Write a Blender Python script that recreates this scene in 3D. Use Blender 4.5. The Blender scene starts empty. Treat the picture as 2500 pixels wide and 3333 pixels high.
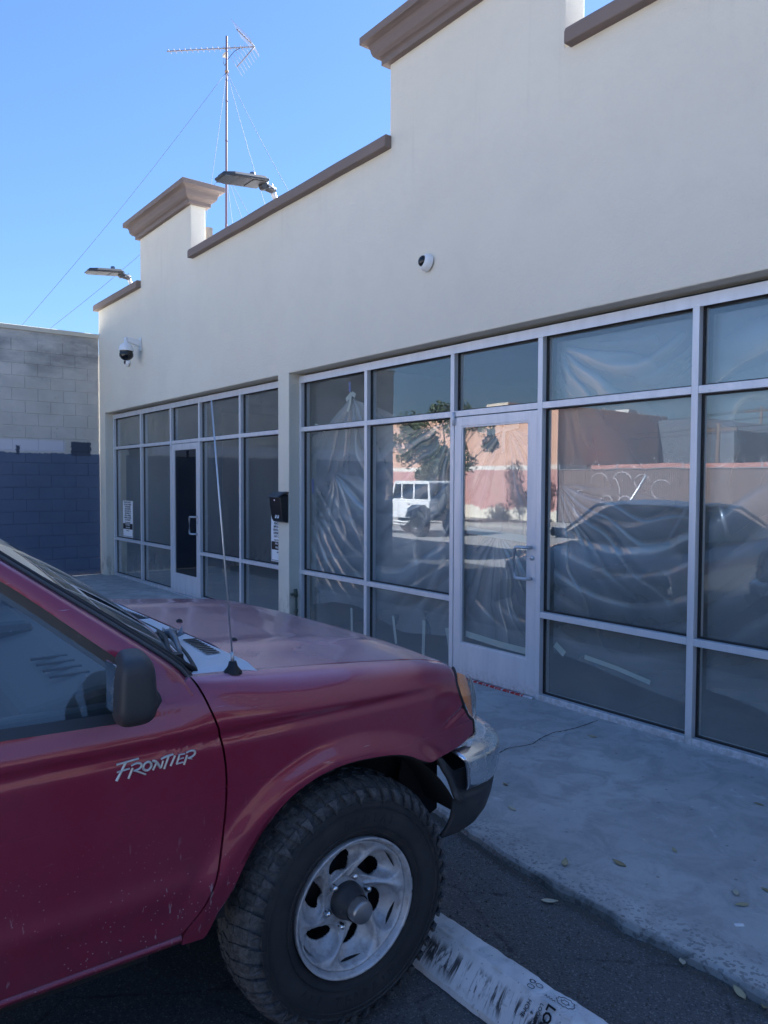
import bpy, bmesh, math, random
from mathutils import Vector, Matrix, noise
random.seed(7)
R = math.radians
PI = math.pi
sc = bpy.context.scene
COL = sc.collection

# ---------------------------------------------------------------- camera
cam_d = bpy.data.cameras.new('camera')
cam = bpy.data.objects.new('camera', cam_d)
COL.objects.link(cam)
YAW, PITCH, ROLL = R(52.11), R(-2.224), R(0.215)
fwd = Vector((-math.sin(YAW)*math.cos(PITCH), math.cos(YAW)*math.cos(PITCH), math.sin(PITCH)))
rgt = Vector((math.cos(YAW), math.sin(YAW), 0))
upv = rgt.cross(fwd)
r2 = rgt*math.cos(ROLL) + upv*math.sin(ROLL)
u2 = -rgt*math.sin(ROLL) + upv*math.cos(ROLL)
m = Matrix((r2, u2, -fwd)).transposed().to_4x4()
m.translation = Vector((0, -4.2226, 1.6209))
cam.matrix_world = m
cam_d.sensor_fit = 'HORIZONTAL'
cam_d.sensor_width = 36
cam_d.lens = 36*2463/2500
cam_d.clip_start = 0.05
cam_d.clip_end = 2000
sc.camera = cam

# ---------------------------------------------------------------- sky, sun, exposure
SUN_AZ, SUN_EL = -6.0, 39.0          # degrees from +Y towards +X, and above the horizon
w = bpy.data.worlds.new('World')
sc.world = w
w.use_nodes = True
nt = w.node_tree
bg = nt.nodes['Background']
sky = nt.nodes.new('ShaderNodeTexSky')
sky.sky_type = 'NISHITA'
sky.sun_disc = False
sky.sun_elevation = R(SUN_EL)
sky.sun_rotation = R(SUN_AZ)
sky.air_density = 1.0
sky.dust_density = 0.25
sky.ozone_density = 4.0
# one soft shoulder over the whole sky, the same in every direction (the photograph's own highlight roll-off)
bw = nt.nodes.new('ShaderNodeRGBToBW'); nt.links.new(sky.outputs[0], bw.inputs[0])
ad = nt.nodes.new('ShaderNodeMath'); ad.operation = 'ADD'; ad.inputs[1].default_value = 6.0; nt.links.new(bw.outputs[0], ad.inputs[0])
dv = nt.nodes.new('ShaderNodeMath'); dv.operation = 'DIVIDE'; dv.inputs[0].default_value = 6.0; nt.links.new(ad.outputs[0], dv.inputs[1])
vm = nt.nodes.new('ShaderNodeVectorMath'); vm.operation = 'SCALE'; nt.links.new(sky.outputs[0], vm.inputs[0]); nt.links.new(dv.outputs[0], vm.inputs['Scale'])
nt.links.new(vm.outputs[0], bg.inputs[0])
bg.inputs[1].default_value = 0.056
sd = bpy.data.lights.new('sun', 'SUN')
sd.energy = 5.0
sd.angle = R(0.53)
sd.color = (1.0, 0.93, 0.82)
sun = bpy.data.objects.new('sun', sd)
COL.objects.link(sun)
sv = Vector((math.sin(R(SUN_AZ))*math.cos(R(SUN_EL)), math.cos(R(SUN_AZ))*math.cos(R(SUN_EL)), math.sin(R(SUN_EL))))
sun.rotation_euler = sv.to_track_quat('Z', 'Y').to_euler()
sun.location = sv*60
sc.view_settings.view_transform = 'Standard'
sc.view_settings.look = 'None'
sc.view_settings.gamma = 1
sc.view_settings.use_curve_mapping = False
sc.view_settings.exposure = 2.42
sc.view_settings.use_white_balance = True
sc.view_settings.white_balance_temperature = 5500
sc.view_settings.white_balance_tint = 12
sc.render.engine = 'CYCLES'
sc.cycles.max_bounces = 8
sc.cycles.transparent_max_bounces = 24
sc.cycles.caustics_reflective = False
sc.cycles.caustics_refractive = False
sc.cycles.use_denoising = True

# ---------------------------------------------------------------- material helpers
MATS = {}
def mat(name, col=(.5,.5,.5), rough=.5, metal=0.0, **kw):
    if name in MATS: return MATS[name]
    mt = bpy.data.materials.new(name)
    mt.use_nodes = True
    p = mt.node_tree.nodes['Principled BSDF']
    p.inputs['Base Color'].default_value = (*col, 1)
    p.inputs['Roughness'].default_value = rough
    p.inputs['Metallic'].default_value = metal
    for k, v in kw.items():
        p.inputs[k.replace('_', ' ')].default_value = v
    MATS[name] = mt
    return mt
class NG:
    def __init__(s, mt):
        s.t = mt.node_tree; s.p = s.t.nodes['Principled BSDF']
    def n(s, typ, **kw):
        nd = s.t.nodes.new(typ)
        for k, v in kw.items():
            if k.startswith('i_'):
                key = k[2:].replace('_', ' ')
                nd.inputs[key].default_value = v
            else: setattr(nd, k, v)
        return nd
    def l(s, a, b): s.t.links.new(a, b)
    def pos(s, obj=False):
        if obj: return s.n('ShaderNodeTexCoord').outputs['Object']
        return s.n('ShaderNodeNewGeometry').outputs['Position']
    def mapping(s, v, scale=(1,1,1), rot=(0,0,0), loc=(0,0,0)):
        mp = s.n('ShaderNodeMapping')
        mp.inputs['Scale'].default_value = scale
        mp.inputs['Rotation'].default_value = rot
        mp.inputs['Location'].default_value = loc
        s.l(v, mp.inputs['Vector']); return mp.outputs[0]
    def noise(s, v, scale, detail=4, rough=.55, dist=0):
        nd = s.n('ShaderNodeTexNoise', i_Scale=scale, i_Detail=detail, i_Roughness=rough, i_Distortion=dist)
        s.l(v, nd.inputs['Vector']); return nd.outputs['Fac']
    def voro(s, v, scale, feature='F1', out='Distance'):
        nd = s.n('ShaderNodeTexVoronoi', feature=feature, i_Scale=scale)
        s.l(v, nd.inputs['Vector']); return nd.outputs[out]
    def ramp(s, f, stops, interp='LINEAR'):
        nd = s.n('ShaderNodeValToRGB')
        e = nd.color_ramp; e.interpolation = interp
        while len(e.elements) > len(stops): e.elements.remove(e.elements[-1])
        while len(e.elements) < len(stops): e.elements.new(1)
        for el, (pp, c) in zip(e.elements, stops):
            el.position = pp
            el.color = (c, c, c, 1) if isinstance(c, (int, float)) else (*c, 1)
        s.l(f, nd.inputs[0]); return nd.outputs[0]
    def mix(s, f, a, b, mode='MIX'):
        nd = s.n('ShaderNodeMix', data_type='RGBA', blend_type=mode)
        if isinstance(f, (int, float)): nd.inputs[0].default_value = f
        else: s.l(f, nd.inputs[0])
        for x, i in ((a, 6), (b, 7)):
            if isinstance(x, tuple): nd.inputs[i].default_value = (*x, 1)
            else: s.l(x, nd.inputs[i])
        return nd.outputs[2]
    def math(s, op, a, b=0.0, c=None, clamp=False):
        nd = s.n('ShaderNodeMath', operation=op, use_clamp=clamp)
        for i, x in enumerate((a, b) if c is None else (a, b, c)):
            if isinstance(x, (int, float)): nd.inputs[i].default_value = x
            else: s.l(x, nd.inputs[i])
        return nd.outputs[0]
    def sep(s, v):
        nd = s.n('ShaderNodeSeparateXYZ'); s.l(v, nd.inputs[0]); return nd.outputs
    def bump(s, h, strength=.3, dist=.01, prev=None):
        nd = s.n('ShaderNodeBump'); nd.inputs['Strength'].default_value = strength
        nd.inputs['Distance'].default_value = dist
        s.l(h, nd.inputs['Height'])
        if prev is not None: s.l(prev, nd.inputs['Normal'])
        return nd.outputs[0]
    def band(s, v, lo, hi):   # smooth 0..1 between lo and hi
        nd = s.n('ShaderNodeMapRange', interpolation_type='SMOOTHSTEP')
        nd.inputs['From Min'].default_value = lo; nd.inputs['From Max'].default_value = hi
        s.l(v, nd.inputs['Value']); return nd.outputs[0]
    def col(s, c): s.l(c, s.p.inputs['Base Color'])
    def rough(s, c): s.l(c, s.p.inputs['Roughness'])
    def nrm(s, c): s.l(c, s.p.inputs['Normal'])

def m_stucco():
    mt = mat('stucco', (.6,.57,.5), .9); g = NG(mt); P = g.pos()
    big = g.noise(P, .55, 4, .6); mid = g.noise(P, 2.3, 6, .65, .5)
    c = g.mix(g.ramp(big, [(.3,0),(.7,1)]), (.74,.685,.565), (.78,.73,.61))
    c = g.mix(g.math('MULTIPLY', g.ramp(mid, [(.45,0),(.70,1)]), .20), c, (.62,.58,.50))
    z = g.sep(P)[2]
    low = g.math('SUBTRACT', 1.0, g.band(z, .02, .55))
    dn = g.noise(g.mapping(P, (9,9,3)), 1.5, 6, .7)
    c = g.mix(g.math('MULTIPLY', low, g.ramp(dn, [(.46,0),(.6,.75)])), c, (.36,.32,.25))
    stk = g.noise(g.mapping(P, (7,7,.35)), 1.0, 4, .6)
    c = g.mix(g.math('MULTIPLY', g.ramp(stk, [(.60,0),(.78,.22)]), g.band(z, 3.9, 4.6)), c, (.45,.41,.36))
    g.col(c)
    b1 = g.bump(g.noise(P, 85, 3, .6), .35, .012)
    v = g.ramp(g.noise(P, 34, 6, .62, .6), [(.42,0),(.60,1)])
    b2 = g.bump(v, .26, .010, b1)
    b3 = g.bump(g.noise(P, 2.2, 2), .12, .05, b2)
    g.nrm(b3); return mt
def m_trim():
    mt = mat('brown trim', (.2,.165,.14), .85); g = NG(mt); P = g.pos()
    c = g.mix(g.noise(P, 2.2, 4), (.170,.130,.112), (.235,.185,.160))
    g.col(c); g.nrm(g.bump(g.noise(P, 70, 4, .6), .4, .01)); return mt
def m_alum():
    mt = mat('satin aluminium', (.72,.73,.76), .42, .35); g = NG(mt); P = g.pos()
    n1 = g.noise(g.mapping(P, (6,6,.7)), 2, 4, .6)
    c = g.mix(g.ramp(n1, [(.3,0),(.75,1)]), (.74,.75,.78), (.64,.65,.69))
    d = g.noise(P, 14, 6, .75)
    c = g.mix(g.ramp(d, [(.62,0),(.78,.5)]), c, (.42,.42,.42))
    z = g.sep(P)[2]
    low = g.math('MULTIPLY', g.math('SUBTRACT', 1.0, g.band(z, .0, .14)), g.ramp(g.noise(P, 30, 5, .7), [(.42,0),(.62,.6)]))
    c = g.mix(low, c, (.36,.35,.34))
    g.col(c); g.rough(g.ramp(n1, [(.2,.36),(.8,.52)])); return mt
def m_concrete():
    mt = mat('old concrete', (.3,.3,.29), .88); g = NG(mt); P = g.pos()
    a = g.noise(P, .9, 6, .62, .4); b = g.noise(P, 4.5, 7, .68, .8); f = g.noise(P, 26, 6, .75)
    c = g.mix(g.ramp(a, [(.34,0),(.66,1)]), (.40,.392,.38), (.56,.545,.52))
    c = g.mix(g.math('MULTIPLY', g.ramp(b, [(.40,1),(.56,0)]), .62), c, (.30,.295,.29))
    c = g.mix(g.math('MULTIPLY', g.ramp(g.noise(g.mapping(P, loc=(7,3,1)), 6.5, 8, .75, 1.0), [(.60,0),(.68,.6)]), .8), c, (.68,.67,.65))
    c = g.mix(g.math('MULTIPLY', g.ramp(f, [(.55,0),(.72,1)]), .35), c, (.18,.175,.17))
    # dark spots and spatter
    sp = g.voro(P, 9, 'F1'); c = g.mix(g.ramp(sp, [(.05,.55),(.085,0)]), c, (.13,.125,.12))
    # exposed aggregate along the worn kerb edge
    y = g.sep(P)[1]
    e = g.math('MULTIPLY', g.math('SUBTRACT', 1.0, g.band(y, -1.80, -1.52)), g.ramp(g.noise(P, 5, 4), [(.3,.25),(.55,1)]))
    vd = g.voro(P, 85, 'F1', 'Color'); vs = g.sep(vd)[0]
    c = g.mix(g.math('MULTIPLY', e, g.ramp(vs, [(.78,0),(.82,.6)])), c, (.11,.11,.115))
    c = g.mix(g.math('MULTIPLY', e, g.ramp(vs, [(.12,.3),(.16,0)])), c, (.52,.49,.44))
    c = g.mix(g.math('MULTIPLY', g.math('SUBTRACT', 1.0, g.band(g.math('ADD', y, g.math('MULTIPLY', f, .05)), -1.80, -1.765)), g.ramp(b, [(.35,.9),(.6,.45)])), c, (.10,.095,.085))
    c = g.mix(g.ramp(g.noise(P, 48, 5, .8), [(.63,0),(.70,.5)]), c, (.16,.155,.15))
    g.col(c)
    b1 = g.bump(f, .3, .006); b2 = g.bump(b, .2, .012, b1)
    b3 = g.bump(g.math('MULTIPLY', e, vs), .4, .006, b2); g.nrm(b3); return mt
def m_asphalt():
    mt = mat('asphalt', (.05,.05,.052), .8); g = NG(mt); P = g.pos()
    a = g.noise(P, 1.3, 6, .65, .3); f = g.noise(P, 130, 3, .7); v = g.voro(P, 160)
    c = g.mix(g.ramp(a, [(.3,0),(.7,1)]), (.070,.071,.074), (.110,.110,.113))
    c = g.mix(g.math('MULTIPLY', g.ramp(f, [(.5,0),(.72,1)]), .5), c, (.15,.15,.15))
    sp = g.sep(g.voro(P, 210, 'F1', 'Color'))[0]
    c = g.mix(g.ramp(sp, [(.90,0),(.93,.6)]), c, (.26,.25,.24)); c = g.mix(g.ramp(sp, [(.10,.6),(.14,0)]), c, (.022,.022,.024))
    cr_ = g.n('ShaderNodeTexVoronoi', feature='DISTANCE_TO_EDGE', i_Scale=.9); g.l(g.mapping(P, (1,1,.01)), cr_.inputs['Vector'])
    wv_ = g.math('ADD', cr_.outputs['Distance'], g.math('MULTIPLY', g.noise(P, 14, 5, .7), .06))
    c = g.mix(g.ramp(wv_, [(.026,.8),(.034,0)]), c, (.02,.02,.022))
    n2 = g.ramp(g.noise(P, 7, 8, .8, .5), [(.57,0),(.70,.6)])
    c = g.mix(n2, c, (.17,.165,.155))
    g.col(c); g.rough(g.ramp(a, [(.3,.55),(.7,.85)]))
    g.nrm(g.bump(f, .35, .004, g.bump(v, .3, .004))); return mt
def m_cmu():
    mt = mat('painted block', (.5,.5,.5), .8); g = NG(mt); P = g.pos()
    X, Y, Z = g.sep(P)
    a = g.noise(P, 1.7, 5, .6); st = g.noise(g.mapping(P, (1,1.2,3.0)), .9, 5, .65)
    up = g.mix(g.ramp(a, [(.35,0),(.65,1)]), (.50,.475,.43), (.60,.57,.52))
    grime = g.math('MULTIPLY', g.ramp(st, [(.42,0),(.62,1)]), g.band(Z, 2.9, 3.7))
    up = g.mix(g.math('MULTIPLY', grime, .75), up, (.24,.235,.23))
    up = g.mix(g.ramp(g.noise(P, 9, 5, .75), [(.64,0),(.72,.8)]), up, (.20,.20,.20))
    # patch of fresher lilac-white paint just above the dark band
    pz = g.math('MULTIPLY', g.band(Z, 2.1, 2.14), g.math('SUBTRACT', 1.0, g.band(Z, 2.28, 2.34)))
    up = g.mix(g.math('MULTIPLY', pz, g.math('SUBTRACT', 1.0, g.band(Y, -.62, -.55))), up, (.62,.61,.66))
    nv = g.mix(g.ramp(a, [(.3,0),(.7,1)]), (.092,.122,.190), (.115,.145,.220))
    nv = g.mix(g.ramp(g.noise(g.mapping(P, (5,5,1.2)), 3, 5, .7), [(.62,0),(.75,.4)]), nv, (.20,.22,.30))
    wob = g.math('MULTIPLY', g.math('SUBTRACT', g.noise(g.mapping(P, (1,1,0)), 6, 4, .7), .5), .10)
    edge = g.band(g.math('ADD', Z, wob), 2.085, 2.10)
    # square dab of dark paint, and a smaller one
    def rect(y0, y1, z0, z1):
        jy = g.math('ADD', Y, g.math('MULTIPLY', g.math('SUBTRACT', g.noise(P, 25, 4, .8), .5), .10))
        jz = g.math('ADD', Z, g.math('MULTIPLY', g.math('SUBTRACT', g.noise(P, 18, 4, .8), .5), .05))
        q = g.math('MULTIPLY', g.band(jy, y0, y0+.02), g.math('SUBTRACT', 1.0, g.band(jy, y1, y1+.02)))
        return g.math('MULTIPLY', q, g.math('MULTIPLY', g.band(jz, z0, z0+.02), g.math('SUBTRACT', 1.0, g.band(jz, z1, z1+.02))))
    pa = g.math('MAXIMUM', rect(-.49, -.16, 2.05, 2.29), rect(-1.36, -1.30, 2.05, 2.20))
    c = g.mix(edge, nv, up); c = g.mix(pa, c, (.055,.070,.105))
    # old stain at the foot of the wall
    c = g.mix(g.math('MULTIPLY', g.math('SUBTRACT', 1.0, g.band(Z, .0, .07)), g.ramp(g.noise(P, 12, 5), [(.4,0),(.6,.8)])), c, (.25,.19,.16))
    g.col(c); g.nrm(g.bump(g.noise(P, 60, 5, .7), .35, .008)); return mt
def m_stop():
    mt = mat('painted parking stop', (.6,.6,.6), .7); g = NG(mt); P = g.pos()
    a = g.noise(P, 7, 6, .65, .4)
    c = g.mix(g.ramp(a, [(.3,0),(.65,1)]), (.55,.55,.55), (.76,.76,.77))
    c = g.mix(g.ramp(g.noise(P, 16, 8, .75, .5), [(.56,0),(.70,.8)]), c, (.30,.30,.30))
    Y, Z = g.sep(P)[1], g.sep(P)[2]
    # rubber scuffs low on the face where tyres roll against it
    sk = g.noise(g.mapping(P, (30,6,5)), 1.0, 6, .65, 1.2)
    side = g.math('SUBTRACT', 1.0, g.band(Y, -2.52, -2.505))
    fac = g.math('MULTIPLY', side, g.math('MULTIPLY', g.band(Z, -.02, .02), g.math('SUBTRACT', 1.0, g.band(Z, .045, .075))))
    c = g.mix(g.math('MULTIPLY', fac, g.ramp(sk, [(.50,0),(.58,.95)])), c, (.03,.03,.035))
    c = g.mix(g.ramp(g.voro(P, 45), [(.08,.7),(.13,0)]), c, (.12,.12,.12))
    ed = g.ramp(g.math('ABSOLUTE', g.math('ADD', Y, 2.502)), [(0,.6),(.012,0)])
    c = g.mix(g.math('MULTIPLY', ed, g.ramp(g.noise(P, 20, 5), [(.45,0),(.6,1)])), c, (.40,.385,.36))
    g.col(c); g.nrm(g.bump(g.noise(P, 40, 6, .7), .45, .006)); return mt
def m_paint():
    mt = mat('burgundy paint', (.19,.014,.045), .32, .25, Coat_Weight=.85, Coat_Roughness=.045); g = NG(mt)
    P = g.pos(True); Y, Z = g.sep(P)[1], g.sep(P)[2]
    fl = g.noise(P, 900, 2, .5)
    c = g.mix(fl, (.195,.009,.036), (.300,.017,.058))
    # chalky clear coat on upper faces, with lilac sky reflection painted into the colour
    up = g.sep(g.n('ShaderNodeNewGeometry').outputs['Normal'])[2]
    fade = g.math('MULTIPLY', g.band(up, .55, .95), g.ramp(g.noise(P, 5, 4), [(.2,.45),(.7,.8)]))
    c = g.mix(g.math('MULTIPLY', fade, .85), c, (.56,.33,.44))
    # road dust and splash marks low on the panels
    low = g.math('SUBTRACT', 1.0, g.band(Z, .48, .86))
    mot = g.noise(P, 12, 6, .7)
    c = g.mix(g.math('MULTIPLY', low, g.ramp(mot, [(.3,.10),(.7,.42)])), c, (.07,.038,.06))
    st = g.noise(g.mapping(P, (1,60,14), (R(28),0,0)), 1.0, 3, .6)
    st2 = g.noise(P, 4.5, 3, .6)
    spl = g.math('MULTIPLY', g.ramp(st, [(.655,0),(.70,1)]), g.math('MULTIPLY', g.ramp(st2, [(.44,0),(.58,1)]), low))
    spk = g.math('MULTIPLY', g.ramp(g.voro(P, 75), [(.10,1),(.15,0)]), g.math('MULTIPLY', low, g.ramp(g.noise(P, 9, 3), [(.42,0),(.55,1)])))
    dirt = g.math('MAXIMUM', spl, spk)
    c = g.mix(g.math('MULTIPLY', dirt, .7), c, (.50,.46,.50))
    scr = g.noise(g.mapping(P, (1,9,160), (R(-12),0,0)), 1.0, 2, .5); msk = g.ramp(g.noise(P, 3.2, 3), [(.55,0),(.62,1)])
    c = g.mix(g.math('MULTIPLY', g.ramp(scr, [(.70,0),(.73,.5)]), msk), c, (.42,.33,.40))
    film = g.ramp(g.noise(P, 2.6, 5, .6), [(.35,.01),(.7,.09)]); c = g.mix(film, c, (.30,.24,.28))
    g.col(c)
    r = g.math('ADD', g.math('MULTIPLY', low, .20), .27)
    g.rough(r)
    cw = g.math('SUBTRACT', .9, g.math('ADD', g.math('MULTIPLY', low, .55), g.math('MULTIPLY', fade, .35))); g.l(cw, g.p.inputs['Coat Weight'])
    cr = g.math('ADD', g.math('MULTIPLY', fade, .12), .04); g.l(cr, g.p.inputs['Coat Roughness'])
    bp = g.bump(g.noise(g.mapping(P, (1,.6,1.6)), 5.5, 3, .5), .05, .03)
    g.nrm(bp); g.l(bp, g.p.inputs['Coat Normal']); return mt
def m_cowl():
    mt = mat('bare silver panel', (.56,.57,.60), .45, .25); g = NG(mt); P = g.pos(True)
    g.col(g.mix(g.noise(P, 9, 5), (.50,.52,.56), (.62,.64,.68))); return mt
def m_black():
    mt = mat('weathered black plastic', (.035,.036,.04), .55); g = NG(mt); P = g.pos(True)
    c = g.mix(g.noise(P, 5, 5, .65), (.022,.024,.028), (.050,.052,.058))
    c = g.mix(g.ramp(g.noise(g.mapping(P, (40,12,12)), 1, 5, .7), [(.66,0),(.75,.6)]), c, (.20,.20,.22))
    g.col(c); g.nrm(g.bump(g.noise(P, 400, 2), .15, .001)); return mt
def m_rubber():
    mt = mat('dusty tyre rubber', (.03,.03,.032), .85); g = NG(mt); P = g.pos(True)
    Y, Z = g.sep(P)[1], g.sep(P)[2]
    rr = g.math('SQRT', g.math('ADD', g.math('MULTIPLY', Y, Y), g.math('MULTIPLY', Z, Z)))
    ring = g.band(rr, .300, .352)
    c = g.mix(g.noise(P, 9, 5), (.016,.017,.019), (.030,.031,.033))
    d = g.noise(P, 34, 7, .78, 1.0)
    c = g.mix(g.math('MULTIPLY', ring, g.ramp(d, [(.36,0),(.66,.9)])), c, (.17,.17,.175))
    d2 = g.ramp(g.noise(P, 8, 4, .6), [(.45,0),(.7,.22)])
    c = g.mix(d2, c, (.07,.07,.072))
    g.col(c); g.nrm(g.bump(d, .4, .003)); return mt
def m_alloy():
    mt = mat('dirty alloy', (.5,.5,.52), .45, .35); g = NG(mt); P = g.pos(True)
    a = g.noise(P, 11, 6, .65, .5)
    c = g.mix(g.ramp(a, [(.3,0),(.7,1)]), (.40,.40,.42), (.60,.61,.64))
    c = g.mix(g.ramp(g.noise(P, 30, 7, .75), [(.48,0),(.72,.75)]), c, (.19,.17,.165))
    # brake dust towards the hub and in the pockets
    X = g.sep(P)[0]
    c = g.mix(g.math('MULTIPLY', g.math('SUBTRACT', 1.0, g.band(X, -.055, -.012)), .75), c, (.12,.11,.11))
    g.col(c); g.rough(g.ramp(a, [(.3,.40),(.7,.62)])); return mt
def m_glass(name='shop glass', tint=(1,1,1), grime=.10, boost=1.0):
    if name in MATS: return MATS[name]
    mt = bpy.data.materials.new(name); mt.use_nodes = True; t = mt.node_tree
    t.nodes.remove(t.nodes['Principled BSDF'])
    g = NG.__new__(NG); g.t = t
    out = t.nodes['Material Output']
    tr = g.n('ShaderNodeBsdfTransparent'); tr.inputs[0].default_value = (*tint, 1)
    gl = g.n('ShaderNodeBsdfGlossy'); gl.inputs['Roughness'].default_value = 0.0
    gl.inputs[0].default_value = (1, 1, 1, 1)
    ge = g.n('ShaderNodeNewGeometry'); dt = g.n('ShaderNodeVectorMath', operation='DOT_PRODUCT')
    g.l(ge.outputs['Incoming'], dt.inputs[0]); g.l(ge.outputs['Normal'], dt.inputs[1])
    cs = g.math('SUBTRACT', 1.0, g.math('ABSOLUTE', dt.outputs['Value']), clamp=True)
    fz = g.math('ADD', .043, g.math('MULTIPLY', .957, g.math('POWER', cs, 5.0)))      # Schlick, the same from both sides
    P = g.pos()
    wv = g.bump(g.noise(P, 1.1, 2), .05, .02)
    g.l(wv, gl.inputs['Normal'])
    mx = g.n('ShaderNodeMixShader')
    g.l(g.math('MULTIPLY', fz, boost, clamp=True), mx.inputs[0])
    g.l(tr.outputs[0], mx.inputs[1]); g.l(gl.outputs[0], mx.inputs[2])
    df = g.n('ShaderNodeBsdfDiffuse'); df.inputs[0].default_value = (.62,.64,.62, 1)
    mx2 = g.n('ShaderNodeMixShader')
    a = g.noise(g.mapping(P, (1.5,1.5,.6)), 1.3, 5, .6)
    z = g.sep(P)[2]
    lo = g.math('SUBTRACT', 1.0, g.band(z, .02, .6))
    gr = g.math('MULTIPLY', g.math('ADD', g.ramp(a, [(.3,.3),(.75,1)]), g.math('MULTIPLY', lo, 1.0)), grime)
    spk = g.math('MULTIPLY', g.ramp(g.voro(P, 20), [(.04,1),(.06,0)]), g.math('MULTIPLY', lo, g.ramp(g.noise(P, 4, 2), [(.5,0),(.6,.6)])))
    g.l(g.math('MAXIMUM', gr, spk), mx2.inputs[0])
    g.l(mx.outputs[0], mx2.inputs[1]); g.l(df.outputs[0], mx2.inputs[2])
    g.l(mx2.outputs[0], out.inputs[0])
    MATS[name] = mt; return mt
def m_film():
    mt = bpy.data.materials.new('plastic film'); mt.use_nodes = True; t = mt.node_tree
    t.nodes.remove(t.nodes['Principled BSDF'])
    g = NG.__new__(NG); g.t = t; out = t.nodes['Material Output']
    tr = g.n('ShaderNodeBsdfTransparent')
    tl = g.n('ShaderNodeBsdfTranslucent'); tl.inputs[0].default_value = (.86,.91,.97,1)
    df = g.n('ShaderNodeBsdfDiffuse'); df.inputs[0].default_value = (.86,.91,.97,1)
    gl = g.n('ShaderNodeBsdfGlossy'); gl.inputs['Roughness'].default_value = .22
    m1 = g.n('ShaderNodeMixShader'); m1.inputs[0].default_value = .7
    g.l(tl.outputs[0], m1.inputs[1]); g.l(df.outputs[0], m1.inputs[2])
    m2 = g.n('ShaderNodeMixShader'); m2.inputs[0].default_value = .30
    g.l(m1.outputs[0], m2.inputs[1]); g.l(gl.outputs[0], m2.inputs[2])
    at = g.n('ShaderNodeAttribute', attribute_name='fold')
    m3 = g.n('ShaderNodeMixShader')
    g.l(g.math('ADD', g.math('MULTIPLY', at.outputs['Fac'], .54), .33), m3.inputs[0])
    g.l(tr.outputs[0], m3.inputs[1]); g.l(m2.outputs[0], m3.inputs[2])
    g.l(m3.outputs[0], out.inputs[0])
    MATS['plastic film'] = mt; return mt

STUCCO, TRIM, ALUM = m_stucco(), m_trim(), m_alum()
CONC, ASPH, CMU, STOP = m_concrete(), m_asphalt(), m_cmu(), m_stop()
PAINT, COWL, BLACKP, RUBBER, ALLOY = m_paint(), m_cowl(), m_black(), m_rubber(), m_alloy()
GLASS = m_glass('shop glass', (.96,.98,.975), .075, 1.8)
CARGLASS = m_glass('truck glass', (.88,.93,.91), .012, 1.9)
FILM = m_film()
GASKET = mat('black gasket', (.012,.012,.014), .6)
TAPE = mat('masking tape', (.62,.66,.60), .7)
BTAPE = mat('blue tape', (.06,.10,.42), .6)
CHROME = mat('chrome', (.72,.73,.75), .16, 1.0)
WHITEP = mat('white plastic', (.78,.78,.78), .35)
BLKGL = mat('black gloss', (.01,.01,.012), .08)
GREYM = mat('grey metal', (.18,.185,.19), .5, .4)
GALV = mat('galvanised steel', (.55,.57,.60), .4, .7)
LENSM = mat('led lens', (.22,.225,.23), .3)
INNER = mat('interior paint', (.52,.52,.50), .9)
FLOORM = mat('interior floor', (.34,.33,.31), .7)
DARK = mat('dark underbody', (.012,.012,.013), .8)
CABIN = mat('grey cabin trim', (.10,.10,.105), .7)
SEAT = mat('seat cloth', (.06,.06,.065), .9)
PAPER = mat('notice board', (.82,.83,.85), .6)
INK = mat('black ink', (.01,.01,.012), .6)
RED = mat('red paint', (.45,.03,.03), .6)
AMBER = mat('amber lens', (.95,.28,.03), .12, 0, Coat_Weight=.6)
WOOD = mat('grey post wood', (.16,.14,.13), .85)
PIPE = mat('old green pipe', (.05,.07,.055), .7)
LEAFM = [mat('dry leaf a', (.42,.36,.22), .8), mat('dry leaf b', (.30,.24,.13), .8), mat('dry leaf c', (.50,.45,.33), .8)]
def speckle(mt, a, b, sc_=8, bs=.2):
    g = NG(mt); P = g.pos(); g.col(g.mix(g.noise(P, sc_, 5, .65), a, b)); g.nrm(g.bump(g.noise(P, sc_*8, 4), bs, .004))
speckle(WOOD, (.10,.09,.085), (.24,.21,.19), 14)
speckle(PIPE, (.03,.045,.035), (.10,.12,.09), 30)
speckle(INNER, (.22,.22,.215), (.30,.30,.29), 1.2, .05)
speckle(FLOORM, (.14,.135,.13), (.22,.215,.20), 1.6, .05)
speckle(GREYM, (.05,.053,.055), (.085,.088,.09), 20, .1)
speckle(TAPE, (.55,.60,.52), (.70,.73,.68), 18, .3)

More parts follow.
